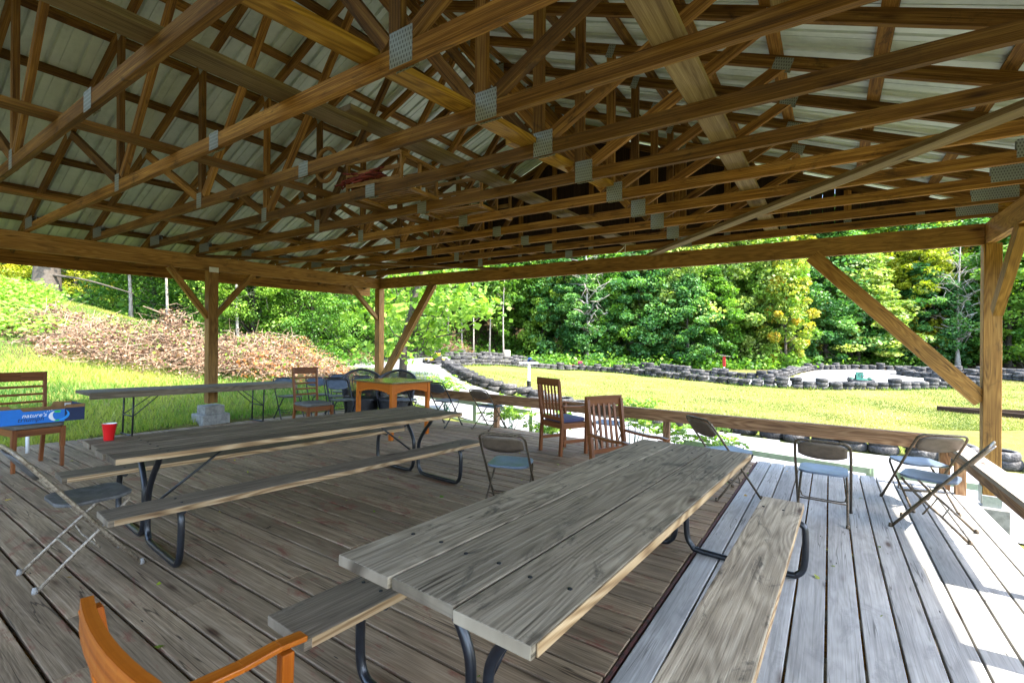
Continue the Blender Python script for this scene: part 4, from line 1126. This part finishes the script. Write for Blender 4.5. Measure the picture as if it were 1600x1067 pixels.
names = {'green': 'maple_tree', 'greenb': 'maple_tree', 'light': 'ash_tree', 'yellow': 'yellowing_tree', 'dark': 'elm_tree', 'darkb': 'elm_tree', 'sage': 'poplar_tree', 'sageb': 'poplar_tree', 'autumn': 'autumn_tree',
         'pine': 'pine_tree', 'pineb': 'pine_tree', 'sapling': 'sapling', 'saplingb': 'sapling', 'fine': 'ash_tree', 'fineg': 'maple_tree', 'finey': 'yellowing_tree'}
def tree(kind, px, D, h_, label, wide=1.0, group='trees round the lawn', sink=.0, a=None):
    tm, cm = kindmesh(kind)
    if px > 1258 and D < 68: D -= 7
    r = (px - 800) / 742; x = D * (-SA + r * CA); y = D * (CA + r * SA); z = gz(x, y) - sink
    t = thing(names[kind], label, 'tree', (x, y, z), (0, 0, random.random() * 6.28 if a is None else a), group, (h_ / 10 * wide, h_ / 10 * wide, h_ / 10))
    o = bpy.data.objects.new('trunk', tm); COL.objects.link(o); o.parent = t
    if cm:
        o = bpy.data.objects.new('crown', cm); COL.objects.link(o); o.parent = t
    return t
random.seed(99)
# beside and behind the brush pile
tree('finey', -90, 30, 8, 'yellow leaved tree at the very edge, up the bank', 1.2)
tree('finey', 20, 34, 9, 'thin yellow tree on the bank behind the thick grey trunk', 1.1)
tree('finey', 120, 32, 8, 'yellow tree on the bank right of the thick grey trunk', 1.1)
tree('fineg', 150, 36, 13, 'green tree higher on the bank, over the dead branch', 1.0)
tree('saplingb', 205, 23, 8, 'slender sapling behind the left end of the brush pile', 1.2)
tree('fineg', 240, 27, 9, 'leafy green tree behind the middle of the brush pile', 1.0)
tree('sapling', 262, 22, 7, 'pale stemmed sapling over the middle of the brush pile', 1.2)
tree('fineg', 330, 26, 9, 'green tree behind the left post of the pavilion', 1.0)
tree('fine', 395, 23, 9, 'light green small leaved tree over the right end of the brush pile', .9)
tree('saplingb', 372, 21, 7, 'pale sapling just right of the left post', 1.1)
tree('fine', 440, 26, 10, 'light green tree above the ladder back chair', .9)
tree('fineg', 487, 24, 8.5, 'green tree with a pale straight trunk above the folding chairs', .85)
tree('fineg', 545, 29, 11, 'deep green tree left of the corner post', 1.0)
tree('fineg', 600, 33, 12, 'green tree right behind the corner post', 1.0)
tree('green', 300, 36, 14, 'tall green tree back in the wood behind the brush pile', 1.1)
tree('green', 420, 36, 14, 'tall dark tree back in the wood, between post and corner', 1.1)
tree('green', 80, 44, 15, 'tall tree high on the bank above the yellow trees', 1.2)
tree('greenb', 200, 42, 14, 'tall pale trunked tree high on the bank', 1.2)
tree('greenb', 510, 40, 14, 'tall maple back in the wood left of the corner post', 1.1)
# the wood beyond the track
spec = [('sapling', 700, 46, 12, 'pale bare stemmed sapling over the dark leaf litter, leftmost of its group', .8), ('sapling', 722, 47, 12, 'second pale stemmed sapling over the dark leaf litter', .8),
        ('sapling', 740, 45, 11, 'third pale stemmed sapling, above the brush heap by the track', .8), ('saplingb', 765, 47, 12, 'tall pale stemmed sapling near the tree stump', .8), ('sapling', 787, 46, 12, 'pale stemmed sapling above the tree stump', .9),
        ('green', 650, 50, 15, 'deep green maple behind the hanging leafy branch', 1.1), ('darkb', 720, 58, 17, 'dark elm closing the wood behind the pale saplings', 1.2), ('dark', 780, 60, 18, 'dark elm behind the tree stump', 1.2),
        ('light', 848, 50, 12, 'bright maple at the left of the dark wood, over the blue kart', .8), ('green', 822, 52, 13, 'deep green maple left of the dead limbed tree', .9), ('dark', 885, 49, 13, 'dark elm over the pink kart', .9),
        ('light', 930, 50, 15, 'ash with bright upper leaves around bare limbs', .8), ('green', 952, 47, 11, 'bright green maple with a forked trunk beside the track', .9), ('darkb', 915, 46, 9, 'low dark elm before the forked trunk', 1.0),
        ('dark', 1000, 46, 11, 'dark blue green elm in the middle of the tree line', 1.0), ('sageb', 1012, 50, 16, 'poplar with pale top leaves in the middle of the tree line', .9), ('sage', 1060, 47, 14, 'pale leaved poplar above the bend in the tyre rows', .9),
        ('darkb', 1075, 43, 8, 'low dark elm in front of the pale leaved poplar', 1.1), ('green', 1105, 44, 9, 'green maple left of the red box post', 1.0), ('pineb', 1125, 50, 17, 'tall pine rising behind the red box post', 1.1), ('sage', 1165, 47, 15, 'big grey green poplar right of the red box post', .9),
        ('light', 1200, 45, 12, 'light ash with several thin stems beside the turning tree', .9), ('autumn', 1228, 42.5, 11.5, 'orange tinged turning tree at the end of the tall poplars', .7), ('yellow', 1238, 50, 16, 'yellow topped tree just beyond the turning tree', .7),
        ('dark', 1262, 54, 11, 'dark elm filling the gap right of the turning tree', 1.0), ('pine', 1290, 56, 15, 'dark pine with pale trunk left of the green kart', 1.0), ('pineb', 1340, 55, 12, 'layered pine standing behind the green kart', 1.1), ('light', 1330, 62, 17, 'light ash behind the layered pine', 1.0),
        ('yellow', 1395, 62, 17, 'yellow green tree over the dirt path', 1.0), ('green', 1400, 70, 20, 'tall maple behind the yellow green trees', 1.2), ('yellow', 1440, 56, 13, 'golden tree left of the bare white tree', .9), ('dark', 1462, 54, 9, 'dark elm low behind the bare white tree', 1.1),
        ('autumn', 1470, 60, 15, 'golden autumn tree above the dirt path', .8), ('pine', 1490, 70, 21, 'tall dark pine towering behind the bare white tree', 1.2), ('darkb', 1515, 58, 14, 'dark elm just left of the corner post', 1.0),
        ('green', 1575, 52, 13, 'green maple right of the big corner post', 1.0), ('light', 1625, 50, 14, 'light ash at the edge right of the corner post', 1.0), ('yellow', 1600, 60, 17, 'yellow green tree over the maple right of the corner post', .9), ('dark', 1640, 60, 20, 'dark elm at the far edge beyond the road', 1.2)]
for s in spec: tree(s[0], s[1], s[2], s[3], s[4], s[5])
for i, px in enumerate(range(560, 1700, 62)):
    k = ('green', 'darkb', 'sageb', 'pine', 'light', 'dark')[i % 6]
    tree(k, px + random.uniform(-12, 12), 66 + random.uniform(-3, 5), 18 + random.uniform(-2, 3), ('tall maple', 'tall dark elm', 'tall pale poplar', 'tall dark pine', 'tall bright ash', 'broad dark elm')[i % 6] + ' in the second rank of trees, ' + ('behind the corner post', 'behind the hanging leafy branch', 'behind the pale saplings', 'behind the tree stump', 'behind the blue kart', 'behind the pink kart', 'behind the dead limbed tree', 'behind the forked maple', 'behind the pale leaved poplar', 'behind the red box post', 'behind the grey green poplar', 'behind the turning tree', 'behind the dark elm gap', 'behind the layered pine', 'behind the green kart loop', 'behind the golden tree', 'behind the bare white tree', 'right of the corner post', 'at the far right edge')[i], 1.2, 'second rank of forest trees')
# bare trees
def bare_tree(label, px, D, h_, seed, wide=1.0, bark='barkpale'):
    tm, _ = tree_parts(seed, 10, 2.6, 2.4, 70, 0, .3, None, bark, .17, 'broad', True)
    r = (px - 800) / 742; x = D * (-SA + r * CA); y = D * (CA + r * SA)
    t = thing('bare_tree', label, 'tree', (x, y, gz(x, y)), (0, 0, seed), 'trees round the lawn', (h_ / 10 * wide, h_ / 10 * wide, h_ / 10))
    o = bpy.data.objects.new('trunk', tm); COL.objects.link(o); o.parent = t
bare_tree('bare white limbed tree just left of the corner post', 1497, 45, 13, 51, .8)
bare_tree('dead grey limbed tree standing in the dark wood', 918, 45.3, 13, 52, .8)
bare_tree('thin bare tree beside the white limbed one', 1478, 51, 10, 53, .7)
# thick grey trunk on the bank
r = (72 - 800) / 742; D = 20; x = D * (-SA + r * CA); y = D * (CA + r * SA); z = gz(x, y)
t = thing('old_tree', 'thick grey trunk standing on the bank, its crown above the roof edge', 'tree', (x, y, z), None, 'trees round the lawn')
b = MB(); b.tube([(.12, -.1, -1.0), (.05, 0, .2), (-.15, .05, 1.5), (-.35, .1, 3.4), (-.4, .1, 6.5)], [.62, .50, .42, .38, .2], 14)
for (p, q, e) in (((.1, 0, 1.0), (1.6, .9, .75), (3.2, 2.0, .2)), ((0, 0, 1.6), (-1.8, -.8, 1.7), (-3.4, -2, 1.9)), ((-.3, .1, 4), (.8, .5, 5.5), (2, 1, 6.5)), ((-.3, .1, 4.5), (-1.8, 0, 6), (-3, -.5, 6.6))):
    q_ = smooth_path([p, q, e], 5); b.tube(q_, [.07 * (1 - .85 * k / len(q_)) for k in range(len(q_))], 6)
b.build('trunk', M['bark'], t)
P = RNG.normal(size=(5200, 3)) * np.array([2.2, 2.2, .9]) + np.array([-.4, 0, 7.2]); o = bpy.data.objects.new('crown', leaf_mesh('crown', P, .22, L['green'], RNG.uniform(.1, .9, 5200))); COL.objects.link(o); o.parent = t
# broad leaved tree hanging over the track, near the corner
r = (672 - 800) / 742; D = 17.5; x = D * (-SA + r * CA); y = D * (CA + r * SA); z = gz(x, y)
t = thing('basswood_tree', 'big leaved tree hanging over the track just right of the corner post', 'tree', (x, y, z), None, 'trees round the lawn')
random.seed(5); b = MB(); b.tube([(-.5, -.9, -.3), (-.45, -.85, 1.6), (-.2, -.5, 3.4), (0, 0, 5.5)], [.15, .13, .10, .04], 8)
P = []; Rn = []
for k in range(64):
    ang = random.uniform(0, 6.28); rr = random.uniform(.2, 2.9) ** 1.0; zz = random.uniform(1.1, 5.6); 
    cx = -.3 + rr * math.cos(ang) * 1.15; cy = rr * math.sin(ang) * .8
    if zz < 2.0 and cx > .4: zz += 1.2
    c = np.array([cx, cy, zz]); n_ = 46
    P.append(c + RNG.normal(size=(n_, 3)) * np.array([.38, .38, .20])); Rn.append(RNG.normal(size=n_) * .16 + random.uniform(.3, .8))
    if k % 3 == 0: b.tube([(-.3, -.6, max(1.2, zz - 1.2)), tuple(c * .6 + np.array([-.1, -.2, .2])), tuple(c)], [.035, .02, .006], 5)
b.build('trunk', M['bark'], t)
o = bpy.data.objects.new('crown', leaf_mesh('crown', np.concatenate(P), .19, L['light'], np.concatenate(Rn), flat=.2)); COL.objects.link(o); o.parent = t
# tree stump
t = MB(); t.tube([(0, 0, -.2), (0, 0, .3), (.05, 0, 1.0)], [.42, .33, .30], 12); o = t.build('tree_stump', M['barkpale']); o.location = (-24.8, 36.2, gz(-24.8, 36.2) - .1); tag(o, 'pale tree stump behind the outermost tyre row', 'stump')

# far wooded hillside
P = []; Rn = []
for _ in range(1500):
    ang = RNG.uniform(-1.15, 1.15); D = RNG.uniform(70, 108); F_ = D * math.cos(ang); R_ = D * math.sin(ang)
    x = -SA * F_ + CA * R_; y = CA * F_ + SA * R_; z = gz(x, y) + RNG.uniform(1, 13); n_ = 42
    d = RNG.normal(size=(n_, 3)) * np.array([1.6, 1.6, 1.0]); P.append(np.array([x, y, z]) + d); Rn.append(RNG.uniform(.1, .8) + RNG.normal(size=n_) * .15)
o = bpy.data.objects.new('distant_forest', leaf_mesh('distant_forest', np.concatenate(P), .75, L['green'], np.concatenate(Rn))); COL.objects.link(o)
tag(o, 'dense green forest covering the hillside behind the tree line', 'forest', None, 'stuff')
# undergrowth along the wood's edge and on the bank
P = []; Rn = []
def strip(n_, f):
    for _ in range(n_):
        x, y, s = f(); P.append(np.array([x, y, gz(x, y) + .25 * s]) + RNG.normal(size=(46, 3)) * np.array([.5, .5, .28]) * s); Rn.append(RNG.uniform(.1, .9) + RNG.normal(size=46) * .15)
def pxd(px, D): r = (px - 800) / 742; return D * (-SA + r * CA), D * (CA + r * SA)
strip(430, lambda: (*pxd(RNG.uniform(830, 1260), 42.5 + RNG.uniform(-1.2, 8)), RNG.uniform(.6, 1.7)))
strip(560, lambda: (*pxd(RNG.uniform(1230, 1660), 46.5 + RNG.uniform(-1, 18)), RNG.uniform(.6, 1.9)))
strip(150, lambda: (*pxd(RNG.uniform(560, 860), 48 + RNG.uniform(0, 12)), RNG.uniform(.5, 1.3)))
strip(330, lambda: (*pxd(RNG.uniform(-120, 560), 22.5 + RNG.uniform(0, 14)), RNG.uniform(.5, 1.4)))
o = bpy.data.objects.new('undergrowth', leaf_mesh('undergrowth', np.concatenate(P), .24, L['green'], np.concatenate(Rn))); COL.objects.link(o)
tag(o, 'low green undergrowth along the edge of the wood', 'undergrowth', None, 'stuff')
# ferny bright plants on the left bank
P = []; Rn = []
for _ in range(480):
    x, y = pxd(RNG.uniform(-140, 70), RNG.uniform(13.5, 20)); P.append(np.array([x, y, gz(x, y) + .22]) + RNG.normal(size=(70, 3)) * np.array([.3, .3, .15])); Rn.append(RNG.uniform(.3, 1) + RNG.normal(size=70) * .15)
o = bpy.data.objects.new('bracken', leaf_mesh('bracken', np.concatenate(P), .085, L['light'], np.concatenate(Rn), elong=1.6)); COL.objects.link(o)
tag(o, 'bright green bracken covering the top of the grassy bank', 'bracken', None, 'stuff')

# brush piles
def brush(label, cx, cy, rx, ry, hh, ns, nl, rot=0, group='heaps of cut brush'):
    t = thing('brush_pile', label, 'brush pile', (cx, cy, gz(cx, cy)), None, group); b = MB(); z00 = gz(cx, cy)
    c_, s_ = math.cos(rot), math.sin(rot)
    def P3(u, v): x = rx * u; y = ry * v; return c_ * x - s_ * y, s_ * x + c_ * y
    def hgt(u, v): return hh * max(0, 1 - (u * u + v * v)) ** .55 * (.62 + .55 * mnoise.noise(Vector((u * 4, v * 4, cx))) + .3 * mnoise.noise(Vector((u * 11, v * 11, cx))))
    for _ in range(ns):
        u, v = random.gauss(0, .48), random.gauss(0, .48)
        if u * u + v * v > 1: continue
        x, y = P3(u, v); z = gz(cx + x, cy + y) - z00 + hgt(u, v) * random.uniform(.25, 1.08)
        d = Vector((random.gauss(0, 1), random.gauss(0, 1), random.gauss(.05, .35))).normalized() * random.choice((.15, .2, .3, .4, .6, .95)) * .6
        p = Vector((x, y, z)); r0 = random.choice((.003, .004, .006, .010)); k = Vector((random.gauss(0, .06), random.gauss(0, .06), random.gauss(0, .05)))
        b.tube([p - d, p + k, p + d], [r0, r0 * .8, r0 * .4], 4)
    b.build('branches', M['stick'], t)
    n_ = nl; u = RNG.normal(size=n_) * .5; v = RNG.normal(size=n_) * .5; ok = u * u + v * v < 1; u, v = u[ok], v[ok]
    P_ = np.array([(*P3(a, c), gz(cx + P3(a, c)[0], cy + P3(a, c)[1]) - z00 + hgt(a, c) * RNG.uniform(.5, 1.08)) for a, c in zip(u, v)])
    rn = RNG.uniform(0, .85, len(P_)) + (.25 * (u > .35))
    sel = RNG.random(len(P_)) < .03; cl_ = P_[sel][:, None, :] + RNG.normal(size=(int(sel.sum()), 4, 3)) * .12
    og = bpy.data.objects.new('weeds', leaf_mesh('weeds', cl_.reshape(-1, 3)[::2] + np.array([0, 0, .05]), .07, L['light'], RNG.uniform(0, 1, len(cl_.reshape(-1, 3)[::2])))); COL.objects.link(og); og.parent = t; og['kind'] = 'stuff'
    o = bpy.data.objects.new('dead_leaves', leaf_mesh('dead_leaves', P_, .055, L['dry'], rn, flat=.8)); COL.objects.link(o); o.parent = t; o['kind'] = 'stuff'
random.seed(4)
brush('wide heap of cut brown brush behind the left post', -15.3, 6.7, 4.5, 2.0, 1.55, 6500, 36000, .66)
brush('low heap of brown brush at the left, under the grey trunk', -19.4, 4.6, 3.2, 1.5, .8, 1500, 11000, .3)
brush('small orange brown heap of brush beside the corner post', *pxd(535, 27), 2.4, 1.4, 1.1, 350, 3000, .4)
brush('small heap of brush on the dark slope behind the yellow kart', *pxd(705, 42), 2.2, 1.4, 1.7, 300, 2200, .4)

# grass
def grass(name, label, pts, h_, w, mt, fs=.35):
    n = len(pts); a = RNG.uniform(0, 2 * PI, n); lean = RNG.normal(size=(n, 2)) * .4; hh = h_ * RNG.uniform(.5, 1.5, n)
    v = np.empty((n, 3, 3)); dx = np.stack([np.cos(a), np.sin(a), np.zeros(n)], 1) * (w * RNG.uniform(.6, 1.4, n))[:, None]
    v[:, 0] = pts - dx; v[:, 1] = pts + dx; v[:, 2] = pts + np.concatenate([lean * hh[:, None], hh[:, None]], 1)
    me = bpy.data.meshes.new(name); me.vertices.add(3 * n); me.vertices.foreach_set('co', v.astype(np.float32).ravel()); me.loops.add(3 * n); me.loops.foreach_set('vertex_index', np.arange(3 * n, dtype=np.int32))
    me.polygons.add(n); me.polygons.foreach_set('loop_start', np.arange(0, 3 * n, 3, dtype=np.int32)); me.polygons.foreach_set('loop_total', np.full(n, 3, dtype=np.int32)); me.update(calc_edges=True)
    at = me.attributes.new('rnd', 'FLOAT', 'FACE'); at.data.foreach_set('value', np.clip(RNG.normal(size=n) * .16 + .58 + .75 * np.array([mnoise.fractal(Vector((p[0] * fs, p[1] * fs, 3.1)), .8, 2.1, 3) for p in pts]), 0, 1).astype(np.float32)); me.materials.append(mt)
    o = bpy.data.objects.new(name, me); COL.objects.link(o); tag(o, label, 'grass', None, 'stuff')
G = []
for _ in range(95000):
    px = RNG.uniform(-160, 690); D = 6.5 + 15 * RNG.random() ** 1.1; x, y = pxd(px, D)
    if x > -9.35 and y < 7.5: continue
    if x > -9.6 and y > 8.4 + .0: 
        if y > 9.1: continue
    G.append((x + RNG.normal() * .03, y, gz(x, y)))
grass('long_grass', 'long bright grass on the bank beside the deck', np.array(G), .11, .008, L['grass'])
G = []
for _ in range(110000):
    px = RNG.uniform(700, 1640); D = 14.5 + 22 * RNG.random() ** 1.5; x, y = pxd(px, D)
    inside = y > 15.4 and x > -16.5 + max(0, (20 - y)) * .9 and D < 34
    if inside: G.append((x, y, gz(x, y)))
grass('mown_grass', 'short golden green blades of the mown lawn', np.array(G), .055, .014, L['lawn'])

G = []
for rw in (ROW_NEAR, ROW_FAR, ROW_B):
    for (xa, ya), (xb, yb) in zip(rw[:-1], rw[1:]):
        ln = math.hypot(xb - xa, yb - ya); nx_, ny_ = -(yb - ya) / ln, (xb - xa) / ln
        for _ in range(int(ln * 60)):
            u = RNG.random(); o_ = (1 if rw is ROW_NEAR else RNG.choice((-1, 1))) * RNG.uniform(.28, .5); x, y = xa + (xb - xa) * u + nx_ * o_, ya + (yb - ya) * u + ny_ * o_; G.append((x, y, gz(x, y)))
grass('rough_grass', 'rough uncut grass growing along the foot of the tyre rows', np.array(G), .17, .012, L['grass'])
# sumac plants by the railing
def sumac(label, x, y, h_, n, seed, mt='light'):
    random.seed(seed); z = gz(x, y); t = thing('sumac_plant', label, 'plant', (x, y, z), None, 'sumac plants growing beside the deck'); b = MB(); P_ = []
    for k in range(n):
        a = random.uniform(0, 6.28); tl = Vector((random.uniform(-.25, .25), random.uniform(-.2, .2), h_ * random.uniform(.35, 1)))
        b.tube([(random.uniform(-.15, .15), random.uniform(-.1, .1), 0), tl * .6, tl], [.012, .009, .005], 5)
        for j in range(3):
            a2 = a + j * 2.1; d = Vector((math.cos(a2), math.sin(a2), .15)); ln = random.uniform(.3, .5); pts = [tl + d * ln * u + Vector((0, 0, .14 * math.sin(u * 2.6))) for u in (0, .33, .66, 1)]
            b.tube(pts, .004, 4)
            for u in np.linspace(.15, 1, 9):
                q = tl + d * ln * u + Vector((0, 0, .14 * math.sin(u * 2.6))); sd_ = d.cross(Vector((0, 0, 1)))
                for s in (-1, 1):
                    for w in (.3, .75): P_.append(tuple(q + sd_ * s * .07 * w - Vector((0, 0, .02 * w))))
    b.build('stems', M['green_paint'], t)
    o = bpy.data.objects.new('leaves', leaf_mesh('leaves', np.array(P_), .045, L[mt], RNG.uniform(.4, 1, len(P_)), flat=0, elong=1.4)); COL.objects.link(o); o.parent = t
sumac('tall sumac rising above the railing between the armchairs', -3.1, 8.85, 1.75, 7, 1); sumac('sumac growing under the railing behind the table armchair', -2.4, 8.6, 1.0, 9, 2)
sumac('sumac against the railing post at the table end', -1.65, 8.6, 1.15, 8, 3); sumac('low sumac under the railing beside the first chair', -5.9, 8.75, .85, 10, 4)
sumac('low sumac under the railing behind the lone railing chair', -4.9, 8.65, .7, 9, 6)
sumac('sumac sprig beside the wicker chairs at the corner post', -8.3, 9.35, .9, 9, 7)

P = []
for _ in range(90):
    x = RNG.uniform(-8.5, 1.2); y = RNG.uniform(.6, 7.2); P.append((x, y, .006 - DS * y))
o = bpy.data.objects.new('fallen_leaves', leaf_mesh('fallen_leaves', np.array(P), .035, L['autumn'], RNG.uniform(0, 1, 90), flat=-4)); COL.objects.link(o)
tag(o, 'scattered small yellow leaves and bits on the deck boards', 'leaves', None, 'stuff')
